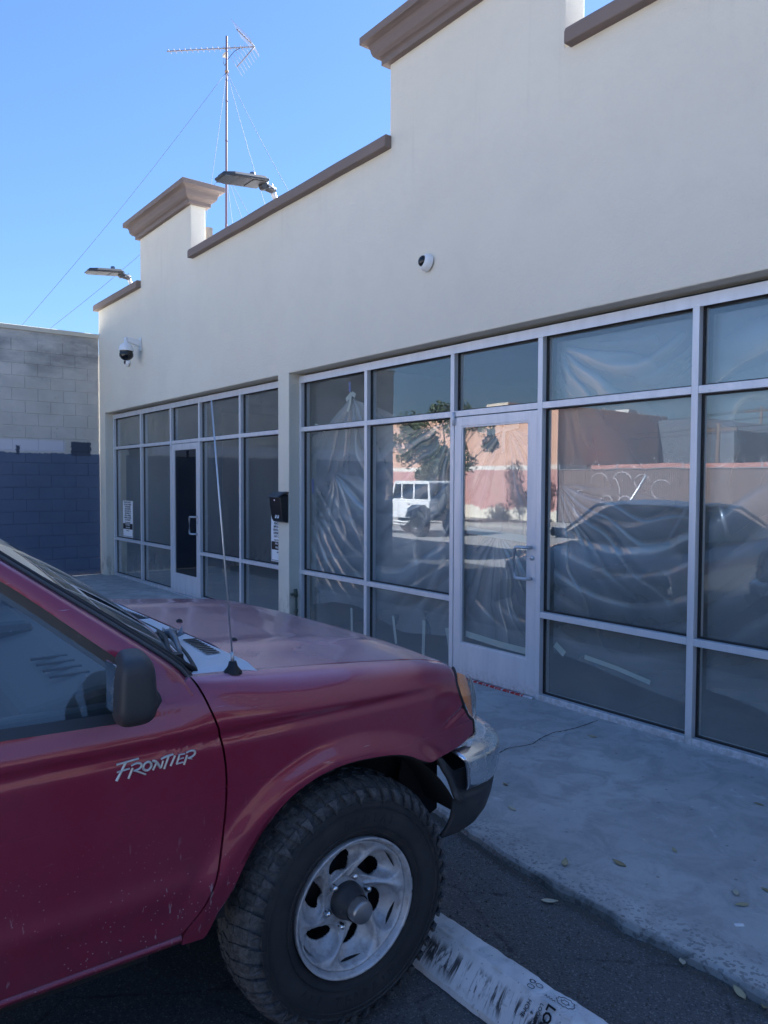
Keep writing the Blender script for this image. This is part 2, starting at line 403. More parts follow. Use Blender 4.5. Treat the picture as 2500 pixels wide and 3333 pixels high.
# ---------------------------------------------------------------- mesh helpers
class MB:
    def __init__(s): s.v = []; s.f = []; s.sm = []
    def add(s, vs, fs, smooth=False):
        o = len(s.v); s.v += [tuple(v) for v in vs]
        s.f += [tuple(i+o for i in f) for f in fs]; s.sm += [smooth]*len(fs); return s
    def box(s, x0, x1, y0, y1, z0, z1):
        return s.add([(x0,y0,z0),(x1,y0,z0),(x1,y1,z0),(x0,y1,z0),(x0,y0,z1),(x1,y0,z1),(x1,y1,z1),(x0,y1,z1)],
                     [(0,3,2,1),(4,5,6,7),(0,1,5,4),(1,2,6,5),(2,3,7,6),(3,0,4,7)])
    def tube(s, pts, r, n=8, cap=True):
        pts = [Vector(p) for p in pts]; rings = []
        rs = r if isinstance(r, (list, tuple)) else [r]*len(pts)
        up = Vector((0,0,1))
        for i, p in enumerate(pts):
            d = (pts[min(i+1, len(pts)-1)] - pts[max(i-1, 0)]).normalized()
            a = d.cross(up)
            if a.length < 1e-3: a = d.cross(Vector((1,0,0)))
            a.normalize(); b = d.cross(a)
            rings.append([p + (a*math.cos(2*PI*k/n) + b*math.sin(2*PI*k/n))*rs[i] for k in range(n)])
        vs = [v for q in rings for v in q]; fs = []
        for i in range(len(pts)-1):
            for k in range(n):
                k2 = (k+1) % n
                fs.append((i*n+k, i*n+k2, (i+1)*n+k2, (i+1)*n+k))
        s.add(vs, fs, True)
        if cap:
            o = len(s.v)-len(vs)
            s.f.append(tuple(o+k for k in reversed(range(n)))); s.sm.append(False)
            s.f.append(tuple(o+(len(pts)-1)*n+k for k in range(n))); s.sm.append(False)
        return s
    def grid(s, fn, nu, nv, smooth=True, flip=False, wrap_u=False, keep=None):
        vs = [fn(i/nu, j/nv) for j in range(nv+1) for i in range(nu+1)]
        fs = []
        for j in range(nv):
            for i in range(nu):
                if keep and not keep((i+.5)/nu, (j+.5)/nv): continue
                q = (j*(nu+1)+i, j*(nu+1)+i+1, (j+1)*(nu+1)+i+1, (j+1)*(nu+1)+i)
                fs.append(q[::-1] if flip else q)
        return s.add(vs, fs, smooth)
    def lathe(s, prof, axis='x', n=32, c=(0,0,0), smooth=True):
        vs = []
        for (a, r) in prof:
            for k in range(n):
                t = 2*PI*k/n; p = (a, r*math.cos(t), r*math.sin(t))
                if axis == 'z': p = (r*math.cos(t), r*math.sin(t), a)
                if axis == 'y': p = (r*math.cos(t), a, r*math.sin(t))
                vs.append((p[0]+c[0], p[1]+c[1], p[2]+c[2]))
        fs = []
        for i in range(len(prof)-1):
            for k in range(n):
                k2 = (k+1) % n; fs.append((i*n+k, i*n+k2, (i+1)*n+k2, (i+1)*n+k))
        return s.add(vs, fs, smooth)
    def prism(s, poly, a0, a1, plane='xz'):
        n = len(poly)
        def P(p, a):
            return {'xz': (p[0], a, p[1]), 'xy': (p[0], p[1], a), 'yz': (a, p[0], p[1])}[plane]
        vs = [P(p, a0) for p in poly] + [P(p, a1) for p in poly]
        fs = [tuple(range(n)), tuple(reversed(range(n, 2*n)))] + [(i, i+n, (i+1) % n+n, (i+1) % n) for i in range(n)]
        return s.add(vs, fs)
    def build(s, name, mt, parent=None, loc=None, bevel=0, subd=0, auto=False):
        me = bpy.data.meshes.new(name); me.from_pydata(s.v, [], s.f)
        me.polygons.foreach_set('use_smooth', s.sm)
        me.materials.append(mt)
        bm = bmesh.new(); bm.from_mesh(me); bmesh.ops.recalc_face_normals(bm, faces=bm.faces)
        bm.to_mesh(me); bm.free()
        o = bpy.data.objects.new(name, me); COL.objects.link(o)
        if parent: o.parent = parent
        if loc: o.location = loc
        if bevel:
            b = o.modifiers.new('bevel', 'BEVEL'); b.width = bevel; b.segments = 2; b.limit_method = 'ANGLE'; b.angle_limit = R(40)
        if subd:
            q = o.modifiers.new('subd', 'SUBSURF'); q.levels = subd; q.render_levels = subd
        return o
def tag(o, label=None, cat=None, group=None, kind=None):
    if label: o['label'] = label
    if cat: o['category'] = cat
    if group: o['group'] = group
    if kind: o['kind'] = kind
    return o
def empty(name, loc=(0,0,0), rz=0, label=None, cat=None, group=None):
    o = bpy.data.objects.new(name, None); COL.objects.link(o)
    o.location = loc; o.rotation_euler = (0,0,rz); o.empty_display_size = .2
    return tag(o, label, cat, group)
def text(body, size, mt, mtx, parent, name='lettering', align='CENTER', bold=.0, sx=1.0, ext=.0004):
    cu = bpy.data.curves.new(name, 'FONT'); cu.body = body; cu.size = size; cu.align_x = align; cu.align_y = 'CENTER'
    cu.extrude = ext; cu.offset = bold; cu.resolution_u = 2
    tmp = bpy.data.objects.new(name, cu); COL.objects.link(tmp)
    dg = bpy.context.evaluated_depsgraph_get(); dg.update()
    me = bpy.data.meshes.new_from_object(tmp.evaluated_get(dg)); bpy.data.objects.remove(tmp)
    me.materials.clear(); me.materials.append(mt)
    o = bpy.data.objects.new(name, me); COL.objects.link(o)
    o.parent = parent; o.matrix_local = mtx @ Matrix.Diagonal((sx,1,1,1)); return o
def copy_tree(o, parent=None):
    c = o.copy(); COL.objects.link(c)
    if parent: c.parent = parent
    for ch in o.children: copy_tree(ch, c)
    return c
def interp(tab, x):
    if x <= tab[0][0]: return tab[0][1]
    for (a, b), (c, d) in zip(tab, tab[1:]):
        if x <= c:
            return b + (d-b)*(x-a)/(c-a)
    return tab[-1][1]
def sm(t): t = max(0., min(1., t)); return t*t*(3-2*t)

# ---------------------------------------------------------------- ground
YE = -1.82
def edge_y(x):
    return YE + .030*noise.noise((x*1.4,0,3)) + .022*noise.noise((x*6,1,3)) + .012*noise.noise((x*22,2,3)) - (.10*sm((-2.0-x)/.9)*-1 if x < -2.0 else 0)
sw = MB()
N = 700; x0, x1 = -13.53, 6.0
top, low_, mid = [], [], []
xs = [x0 + (x1-x0)*(i/N) for i in range(N+1)]
vs = [(x, .26, 0.0) for x in xs] + [(x, -1.55, 0.0) for x in xs] + [(x, edge_y(x)+.012, -.001-.002*abs(noise.noise((x*9,0,0)))) for x in xs] + [(x, edge_y(x), -.014) for x in xs] + [(x, edge_y(x)-.006, -.06) for x in xs]
fs = []
for k in range(4):
    for i in range(N):
        a = k*(N+1)+i; fs.append((a, a+1, a+1+N+1, a+N+1))
sw.add(vs, fs)
o = sw.build('pavement', CONC); tag(o, 'worn grey concrete pavement in front of the shops', kind='structure')
# crack across the pavement: a narrow recess drawn as a dark ribbon of broken concrete
crk = [(-3.11,-.919),(-3.136,-.822),(-3.124,-.761),(-3.104,-.699),(-3.095,-.633),(-3.125,-.546),(-3.147,-.444),(-3.157,-.354),(-3.137,-.266),(-3.126,-.175),(-3.132,-.039),(-3.138,.101)]
cm = MB()
pts = []
for (a, b), (c, d) in zip(crk, crk[1:]):
    for k in range(6):
        t = k/6; pts.append((a+(c-a)*t + .006*noise.noise((a*30+k,b*30,0)), b+(d-b)*t))
for i in range(len(pts)-1):
    (a, b), (c, d) = pts[i], pts[i+1]
    w0 = .0022+.006*abs(noise.noise((i*.7,0,0))); w1 = .0022+.006*abs(noise.noise(((i+1)*.7,0,0)))
    cm.add([(a-w0,b,.0015),(a+w0,b,.0015),(c+w1,d,.0015),(c-w1,d,.0015)], [(0,1,2,3)])
for (a, b, c, d) in [(-3.125,-.546,-3.03,-.50), (-3.147,-.444,-3.05,-.40)]:
    cm.add([(a,b,.0016),(a+.003,b-.004,.0016),(c,d,.0016)], [(0,1,2)])
crack = cm.build('pavement_crack', mat('crack dark', (.05,.048,.045), .9), o)

g = MB()
prof_ = [(1.2,-.035),(-5.0,-.04),(-7.2,-.16),(-19.0,-.27)]
XS = [-160,-60,-40,-30,-20,-13.53,-6,0,6,20,60,160]
for (ya, za), (yb, zb) in zip(prof_, prof_[1:]):
    if yb < -10: continue
    for a, b in zip(XS, XS[1:]):
        g.add([(a,ya,za),(b,ya,za),(b,yb,zb),(a,yb,zb)], [(0,3,2,1)])
o = g.build('car_park', ASPH); tag(o, kind='structure')
g = MB()
for a, b in zip(XS, XS[1:]): g.add([(a,-7.2,-.16),(b,-7.2,-.16),(b,-9.0,-.26),(a,-9.0,-.26)], [(0,3,2,1)]); g.add([(a,-9.0,-.26),(b,-9.0,-.26),(b,-19.0,-.27),(a,-19.0,-.27)], [(0,3,2,1)])
STREET = mat('bounce lightened street', (.24,.235,.225), .9); speckle(STREET, (.28,.275,.265), (.40,.39,.37), 1.5)  # street colour raised so the sunlit ground bounces more fill onto the shaded front
o = g.build('road', STREET); tag(o, kind='structure')
g = MB()
g.box(-160,160,-22.9,-19.0,-.5,-.13)
o = g.build('far_pavement', mat('far pavement concrete', (.36,.34,.31), .9), bevel=0); tag(o, kind='structure')
speckle(MATS['far pavement concrete'], (.28,.27,.25), (.42,.40,.36), 2)
g = MB(); g.add([(-1500,-22.9,-.2),(1500,-22.9,-.2),(1500,-1500,-.2),(-1500,-1500,-.2)], [(0,3,2,1)])
g.add([(-1500,1.2,-.1),(1500,1.2,-.1),(1500,1500,-.1),(-1500,1500,-.1)], [(0,1,2,3)])
for sx in (-1, 1):
    g.add([(sx*160,1.2,-.1),(sx*1500,1.2,-.1),(sx*1500,-22.9,-.2),(sx*160,-22.9,-.2)], [(0,1,2,3)])
o = g.build('ground', mat('dusty ground', (.22,.20,.17), .95)); tag(o, kind='structure')

# ---------------------------------------------------------------- the shop building
bld = empty('shop_building', (0,0,0), 0, 'cream stucco shop building with brown cornices and aluminium shopfronts', 'building')
REV = .1274
XL, XR = -13.53, 5.0
OP1 = (-13.241, -7.338); OP2 = (-7.107, -.02); OZ = 2.795
def wall_cells(mb, xs, zs, inside, y0, y1):
    nx, nz = len(xs), len(zs)
    idx = lambda i, j, b: (b*nz + j)*nx + i
    vs = [(x, y, z) for y in (y0, y1) for z in zs for x in xs]
    fs = []
    keep = [[inside((xs[i]+xs[i+1])/2, (zs[j]+zs[j+1])/2) for i in range(nx-1)] for j in range(nz-1)]
    K = lambda i, j: 0 <= i < nx-1 and 0 <= j < nz-1 and keep[j][i]
    for j in range(nz-1):
        for i in range(nx-1):
            if not keep[j][i]: continue
            fs.append((idx(i,j,0), idx(i+1,j,0), idx(i+1,j+1,0), idx(i,j+1,0)))
            fs.append((idx(i,j,1), idx(i,j+1,1), idx(i+1,j+1,1), idx(i+1,j,1)))
            if not K(i-1,j): fs.append((idx(i,j,0), idx(i,j+1,0), idx(i,j+1,1), idx(i,j,1)))
            if not K(i+1,j): fs.append((idx(i+1,j,0), idx(i+1,j,1), idx(i+1,j+1,1), idx(i+1,j+1,0)))
            if not K(i,j-1): fs.append((idx(i,j,0), idx(i,j,1), idx(i+1,j,1), idx(i+1,j,0)))
            if not K(i,j+1): fs.append((idx(i,j+1,0), idx(i+1,j+1,0), idx(i+1,j+1,1), idx(i,j+1,1)))
    mb.add(vs, fs)
P1 = (-11.50, -9.63); P2 = (-5.36, -3.43)
def inside(x, z):
    if OP1[0] < x < OP1[1] and z < OZ: return False
    if OP2[0] < x < OP2[1] and z < OZ: return False
    if z > 4.60 and not (P1[0] < x < P1[1] or P2[0] < x < P2[1]): return False
    return True
mb = MB()
wall_cells(mb, [XL,OP1[0],P1[0],P1[1],OP1[1],OP2[0],P2[0],P2[1],OP2[1],XR], [-.08,OZ,4.60,5.345], inside, 0.0, .21)
wl = mb.build('wall', STUCCO, bld, bevel=.008)
# shell behind: side walls, roof, back wall
mb = MB()
mb.box(XL, XL+.2, .215, 9.0, -.08, 4.55); mb.box(XR-.2, XR, .215, 9.0, -.08, 4.55)
mb.box(XL, XR, 9.0, 9.2, -.08, 4.4)
mb.build('rear_wall', STUCCO, bld)
mb = MB(); mb.box(XL+.205, XR-.205, .215, 8.995, 3.95, 4.10)
mb.build('roof', mat('white roof coating', (.62,.62,.60), .8), bld)
mb = MB(); mb.box(XL+.205, XR-.205, .30, 8.99, 2.95, 3.0); mb.build('ceiling', INNER, bld)
mb = MB(); mb.box(XL+.205, XR-.205, .265, 8.99, -.05, -.005); mb.build('floor', FLOORM, bld)
mb = MB(); mb.box(-7.33, -7.12, .30, 8.98, -.005, 2.948); mb.box(XL+.21, XR-.21, 5.6, 5.7, -.004, 2.947)
mb.box(-12.6, -12.45, .9, 1.8, -.004, 2.946)
mb.build('partition_wall', INNER, bld)

# coping and cornices
def coping(x0, x1):
    prof = [(-.075,4.575),(-.075,4.655),(-.062,4.685),(.26,4.685),(.26,4.575)]
    mb = MB(); n = len(prof)
    vs = []; K = max(2, int((x1-x0)/.25))
    for i in range(K+1):
        x = x0 + (x1-x0)*i/K
        for (y, z) in prof:
            dz = .006*noise.noise((x*1.7, y*3, z)) if True else 0
            vs.append((x, y + .004*noise.noise((x*5, z*9, 1)), z + dz))
    fs = [tuple(reversed(range(n))), tuple(K*n+k for k in range(n))]
    for i in range(K):
        for k in range(n):
            k2 = (k+1) % n; fs.append((i*n+k, i*n+k2, (i+1)*n+k2, (i+1)*n+k))
    mb.add(vs, fs); return mb.build('coping', TRIM, bld, bevel=.008)
coping(XL-.06, P1[0]-.003+.02); coping(P1[1]+.05, P2[0]+.02); coping(P2[1]+.05, XR+.05)
def cornice(xa, xb):
    # profile: outward offset, height; swept round the four sides with mitred corners
    zb = 5.30
    prof = [(.0,zb),(.055,zb),(.055,zb+.045),(.068,zb+.055),(.085,zb+.062),(.110,zb+.085),(.122,zb+.115),(.128,zb+.150),(.140,zb+.172),(.168,zb+.185),(.195,zb+.190),(.195,zb+.255),(.0,zb+.258)]
    ya, yb = 0.0, .21
    cor = [(xa,ya,-1,-1),(xb,ya,1,-1),(xb,yb,1,1),(xa,yb,-1,1)]
    mb = MB(); n = len(prof); vs = []
    for (x, y, sx, sy) in cor:
        for (o_, z) in prof: vs.append((x+sx*o_, y+sy*o_, z))
    fs = []
    for c in range(4):
        c2 = (c+1) % 4
        for k in range(n-1): fs.append((c*n+k, c2*n+k, c2*n+k+1, c*n+k+1))
    fs.append((n-1, 2*n-1, 3*n-1, 4*n-1)); mb.add(vs, fs)
    return mb.build('cornice', TRIM, bld, bevel=.004)
cornice(P1[0]-.004, P1[1]+.004); cornice(P2[0]-.004, P2[1]+.004)

# ---- aluminium shopfronts
FD = .114; F0 = REV; F1 = REV+FD; GY = .1815
SZ, LR, TR, HT = .045, (.620,.665), (2.170,2.218), (2.705,2.768)
MW = .0225
def bar(name, x0, x1, z0, z1, y0=F0, y1=F1, mt=None):
    mb = MB(); mb.box(x0, x1, y0, y1, z0, z1); return mb.build(name, mt or ALUM, bld, bevel=.0025)
def pane(x0, x1, z0, z1):
    mb = MB(); mb.box(x0+.002, x1-.002, GY-.003, GY+.003, z0+.002, z1-.002)
    p = mb.build('window_pane', GLASS, bld)
    gk = MB(); t = .011
    for yy in ((GY-.012, GY-.004), (GY+.004, GY+.012)):
        gk.box(x0, x0+t, yy[0], yy[1], z0, z1); gk.box(x1-t, x1, yy[0], yy[1], z0, z1)
        gk.box(x0+t, x1-t, yy[0], yy[1], z0, z0+t); gk.box(x0+t, x1-t, yy[0], yy[1], z1-t, z1)
    gk.build('gasket', GASKET, p); return p
def shopfront(xl, xr, ms, door):
    bar('jamb', xl+.002, xl+.045, .001, HT[1]); bar('jamb', xr-.045, xr-.002, .001, HT[1])
    edges = [xl+.045] + [q for mx in ms for q in (mx-MW, mx+MW)] + [xr-.045]
    for mx in ms: bar('mullion', mx-MW, mx+MW, .0005, HT[0], F0-.0012)
    bar('head_rail', xl+.0455, xr-.0455, HT[0], HT[1], F0-.0008)
    mb = MB(); mb.box(xl+.046, xr-.046, F0-.004, F0, HT[0]-.012, HT[0]+.004); mb.build('drip_edge', ALUM, bld)
    for i in range(0, len(edges), 2):
        a, b = edges[i]+.0006, edges[i+1]-.0006; bay = i//2
        bar('transom_rail', a, b, TR[0], TR[1])
        pane(a, b, TR[1], HT[0])
        if bay == door: continue
        bar('sill_rail', a, b, .0, SZ, F0-.002); bar('low_rail', a, b, *LR)
        pane(a, b, SZ, LR[0]); pane(a, b, LR[1], TR[0])
def door(xl, xr, glass):
    """glazed aluminium door between two mullion faces"""
    dp = MB(); a, b = xl+.004, xr-.004; z0, z1 = .016, TR[0]-.006
    y0, y1 = F0+.004, F0+.048
    sw_ = .083
    gz0, gz1 = .285, z1-.075
    dp.box(a, a+sw_, y0, y1, z0, z1); dp.box(b-sw_, b, y0, y1, z0, z1)
    dp.box(a+sw_, b-sw_, y0, y1, gz1, z1); dp.box(a+sw_, b-sw_, y0, y1, z0, gz0)
    d = dp.build('door', ALUM, bld, bevel=.002)
    bd = MB(); t = .013
    for (p, q, r_, s_) in ((a+sw_, a+sw_+t, gz0, gz1), (b-sw_-t, b-sw_, gz0, gz1)): bd.box(p, q, y0+.006, y0+.030, r_, s_)
    bd.box(a+sw_+t, b-sw_-t, y0+.006, y0+.030, gz0, gz0+t); bd.box(a+sw_+t, b-sw_-t, y0+.006, y0+.030, gz1-t, gz1)
    bd.build('glazing_bead', ALUM, d)
    gp = MB(); gp.box(a+sw_+t, b-sw_-t, y0+.018, y0+.024, gz0+t, gz1-t); gp.build('glass_pane', glass, d)
    hx = b-.045
    h = MB(); pts = []
    for z, zz in ((1.145, 1), (.905, -1)):
        pass
    c = .03; HX = b-.150
    pts = [(hx, y0-.001, 1.140)]
    pts = [(hx, y0, 1.140), (hx, y0-.045, 1.140)]
    # offset pull handle: stands out, runs sideways, then down
    pth = [(hx, y0, 1.140), (hx, y0-.050, 1.140), (hx-.012, y0-.068, 1.140), (HX+c, y0-.072, 1.140), (HX+c*.3, y0-.072, 1.134), (HX, y0-.072, 1.140-c),
           (HX, y0-.072, .905+c), (HX+c*.3, y0-.072, .911), (HX+c, y0-.072, .905), (hx-.012, y0-.068, .905), (hx, y0-.050, .905), (hx, y0, .905)]
    h.tube(pth, .0125, 10); h.build('handle', GALV, d)
    lk = MB(); lk.lathe([(0,.0),(0,.016),(.008,.019),(.012,.019)], 'y', 20, (hx+.012, y0-.012, 1.06)); lk.build('lock', GALV, d)
    hg = MB(); hg.lathe([(-.055,0),(-.055,.012),(.055,.012),(.055,0)], 'z', 12, (xl+.004, F0-.008, 2.155)); hg.box(xl-.02, xl+.022, F0-.004, F0+.002, 2.100, 2.158); hg.build('hinge', ALUM, d)
    th = MB(); th.box(xl+.001, xr-.001, F0-.028, F0+.09, .0, .012)
    th.build('threshold', ALUM, bld, bevel=.004)
    return d
shopfront(OP1[0]+.02, OP1[1], [-11.905,-10.687,-9.697,-8.500], 2)
shopfront(OP2[0], OP2[1], [-5.884,-4.667,-3.722,-2.504,-1.286], 2)
door(-10.687+MW, -9.697-MW, m_glass('dark door glass', (.22,.24,.26), .012, 1.1)); door(-4.667+MW, -3.722-MW, GLASS)
# flaking red paint on the right door's threshold
mb = MB()
for i in range(26):
    x = -4.52 + i*.0265 + random.uniform(-.008,.008); wdt = random.uniform(.012,.03)
    mb.box(x, x+wdt, F0-.0285-.0006, F0-.0275, .001, .0115); mb.box(x, x+wdt, F0-.029, F0-.005, .0121, .0131)
mb.build('flaking_red_paint', RED, bld)

# ---------------------------------------------------------------- plastic sheets behind the right-hand shopfront
def ridge(t, p=2.2):
    f = (t/(2*PI)) % 1.0; q = p*.42
    return (f/.78)**q if f < .78 else ((1-f)/.22)**.9
def sheet(name, label, x0, x1, ztop, zbot, folds, nu, nv, y=.235, grp=None, sag=.018):
    mb = MB(); nodes = []
    att = []
    def fn(u, v):
        x = x0 + (x1-x0)*u; zt, zb = ztop(x), zbot(x); z = zb + (zt-zb)*v
        h = 0.0
        for f in folds: h += f(x, z)
        nz = noise.noise((x*2.3, z*2.3, 5))*.5 + noise.noise((x*7, z*7, 9))*.22
        h2 = h*.8 + .18*nz
        att.append(h)
        return (x, y + sag*(1.0 - h2) + .004*nz, z)
    mb.grid(fn, nu, nv)
    o = mb.build(name, FILM)
    # crease opacity follows the fold height (gathered film is thicker to the eye)
    a = o.data.attributes.new('fold', 'FLOAT', 'POINT')
    vals = [max(0., min(1., q*.85)) for i, q in enumerate(att)]
    a.data.foreach_set('value', vals)
    tag(o, label, 'plastic sheet', grp); return o
def radial(ax, az, n, ph, a0, a1, reach, amp, sharp=5):
    """creases fanning out of a gathered point between two angles"""
    amp *= .72; sharp = 2.6
    def f(x, z):
        dx, dz = x-ax, z-az; r = math.hypot(dx, dz); th = math.atan2(dz, dx)
        th2 = th + .16*noise.noise((x*3.1, z*3.1, ph+7)) + .14*noise.noise((x*1.3, z*1.3, ph)) + .25*noise.noise((r*.8, ph, 0))*r/2
        if not (a0-.25 < th < a1+.25): return 0.
        w_ = sm((th-a0+.25)/.35)*sm((a1+.25-th)/.35)
        k = noise.noise((th2*n*.5, ph, 0))*2.4
        return amp*w_*math.exp(-(r/reach)**2)*ridge(n*th2 + k + ph, sharp)*sm(r/.12)*(.35+.9*abs(noise.noise((th*3.1, r*1.2, ph))))*1.5
    return f
def swag(xa, xb, z0, depth, lam, ph, zl, zh, amp, lean=0., sharp=4):
    """hanging curved folds between two held points"""
    xm, hw = (xa+xb)/2, (xb-xa)/2
    def f(x, z):
        u = (x-xm)/hw
        zz = z - z0 + depth*(1-u*u) - lean*u + .09*noise.noise((x*1.1, z*1.1, ph)) + .02*noise.noise((x*4, z*4, ph))
        q = sm((z-zl)/.25)*sm((zh-z)/.25)
        k = noise.noise((zz*2.5/lam*.3, ph, 1))*2.2
        return amp*q*ridge(2*PI*zz/lam + k, sharp)*(.3+1.3*abs(noise.noise((x*.9, zz*2.2/lam*.4, ph+3))))
    return f
# bays one and two share one sheet hung from a gathered point
zt_ab = lambda x: interp([(-7.03,2.13),(-6.82,2.19),(-6.45,2.40),(-6.28,2.50),(-6.20,2.44),(-5.88,2.36),(-5.60,2.26),(-5.30,2.10),(-4.95,2.13),(-4.66,2.20)], x)
zb_ab = lambda x: .30 + .07*math.cos((x+6.4)*3.0) + .02*noise.noise((x*3,0,0))
sheet('plastic_sheet', 'crumpled clear plastic sheet hung from a peak just right of the mailbox column', -7.03, -4.66, zt_ab, zb_ab,
      [radial(-6.28,2.50,15,.3,-2.9,-.35,1.0,.9), radial(-6.62,1.72,17,1.1,-1.9,-.1,1.1,1.0), swag(-6.5,-4.6,1.9,.42,.20,.4,.35,1.75,.85,.12),
       radial(-4.68,2.22,24,2.2,-2.9,-1.6,1.9,1.35,7), swag(-7.0,-5.3,1.25,.30,.26,2.,.3,1.1,.6,.25), radial(-7.0,1.25,14,.9,-1.35,.1,1.0,.7)], 300, 220, grp='plastic sheets behind the shop glass')
sheet('plastic_sheet', 'clear plastic sheet taped inside the glass of the right shop door', -4.56, -3.83, lambda x: 2.08-.03*abs(x+4.2), lambda x: .335, 
      [radial(-4.13,2.08,20,.3,-2.6,-.55,1.2,.9,6), radial(-4.2,1.24,26,1.7,-2.5,-.65,.95,1.1,4), swag(-4.6,-3.8,.75,.12,.16,.2,.34,.75,.8,-.22)], 130, 240, y=.190, grp='plastic sheets behind the shop glass')
sheet('plastic_sheet', 'clear plastic sheet with sweeping folds just right of the right shop door', -3.67, -2.54, lambda x: 2.66, lambda x: .345-.13*sm((x+3.67)/1.13), 
      [radial(-3.66,1.62,26,.3,-1.45,-.25,.95,1.25,5), swag(-3.9,-2.2,1.55,.38,.17,.2,.55,1.45,.95,.05,5), radial(-3.66,2.62,15,1.2,-1.3,-.1,1.0,.55), swag(-3.6,-2.6,2.7,.2,.12,.1,2.2,2.66,.45,-.05),
       swag(-3.8,-2.3,.72,.30,.20,1.6,.2,.66,.55,.04)], 160, 260, grp='plastic sheets behind the shop glass')
sheet('plastic_sheet', 'clear plastic sheet with slanting folds behind the pane at the far right', -2.46, -1.30, lambda x: 2.66, lambda x: .33-.20*sm((x+2.46)/1.1), 
      [swag(-2.9,.4,1.6,-.2,.24,.2,.4,1.7,.6,.75,4), radial(-1.35,2.6,16,1.2,-3.1,-1.9,1.6,.6), swag(-2.9,.4,.62,-.1,.16,1.2,.1,.62,.5,.4)], 140, 220, grp='plastic sheets behind the shop glass')
sheet('plastic_sheet', 'clear plastic sheet behind the last pane beyond the right edge', -1.25, -.08, lambda x: 2.66, lambda x: .28, 
      [swag(-1.3,.0,1.6,.3,.24,.2,.4,2.2,.6,.3,4)], 90, 140, grp='plastic sheets behind the shop glass')
def strip(pts, wdt, y, mt, label):
    mb = MB(); n = len(pts)
    for i in range(n-1):
        (a, b), (c, d) = pts[i], pts[i+1]
        dx, dz = c-a, d-b; L = math.hypot(dx, dz) or 1; nx, nz = -dz/L*wdt/2, dx/L*wdt/2
        mb.add([(a-nx,y,b-nz),(a+nx,y,b+nz),(c+nx,y,d+nz),(c-nx,y,d-nz),(a-nx,y+.0006,b-nz),(a+nx,y+.0006,b+nz),(c+nx,y+.0006,d+nz),(c-nx,y+.0006,d-nz)],
               [(0,1,2,3),(7,6,5,4),(0,4,5,1),(1,5,6,2),(2,6,7,3),(3,7,4,0)])
    o = mb.build('tape_strip', mt); tag(o, label, 'tape', 'strips of tape behind the shop glass'); return o
TY = .2315
strip([(-6.36,2.46),(-6.26,2.52),(-6.20,2.49)], .045, TY, TAPE, 'pale tape holding the peak of the hung sheet')
strip([(-6.28,2.49),(-6.29,2.42),(-6.33,2.34)], .035, TY-.002, TAPE, 'curled pale tape hanging just below the sheet peak')
strip([(-6.30,2.64),(-6.29,2.54)], .035, TY-.001, BTAPE, 'blue tape above the sheet peak')
strip([(-6.95,2.235),(-6.74,2.175)], .05, TY, TAPE, 'pale tape on the left corner of the hung sheet')
strip([(-6.99,1.66),(-6.985,1.50)], .04, TY, BTAPE, 'blue tape at the left edge beside the column')
strip([(-6.26,.34),(-6.25,.10)], .035, TY, TAPE, 'upright pale tape under the leftmost covered pane')
strip([(-5.58,.36),(-5.53,.10)], .035, TY, TAPE, 'leaning pale tape, first of three under the second covered pane')
strip([(-5.13,.38),(-5.14,.06)], .04, TY, TAPE, 'upright pale tape, middle of three under the second covered pane')
strip([(-4.82,.36),(-4.78,.20),(-4.77,.03)], .06, TY, TAPE, 'torn wide pale tape beside the door jamb')
strip([(-4.42,2.07),(-4.27,2.03),(-4.16,2.06)], .06, .1835, TAPE, 'pale tape bow at the top left of the door glass')
strip([(-4.13,2.06),(-4.14,1.86)], .035, .1830, TAPE, 'short pale tape hanging at the top of the door glass')
strip([(-4.12,2.05),(-3.98,2.07)], .05, .1835, TAPE, 'pale tape bow at the top right of the door glass')
strip([(-4.54,1.23),(-4.10,1.205),(-3.84,1.19)], .055, .1835, TAPE, 'long level pale tape across the middle of the door glass')
strip([(-4.54,.36),(-4.15,.335),(-3.84,.33)], .05, .1835, TAPE, 'pale tape along the foot of the door glass')
strip([(-3.64,.42),(-3.55,.36)], .05, TY, TAPE, 'small square pale tape at the lower left of the pane right of the door')
strip([(-3.37,.375),(-3.1,.345),(-2.84,.30)], .032, TY, TAPE, 'long slanting pale tape under the sheet right of the door')
strip([(-2.06,1.39),(-1.80,1.36)], .07, TY, TAPE, 'wide pale tape in the pane at the far right')

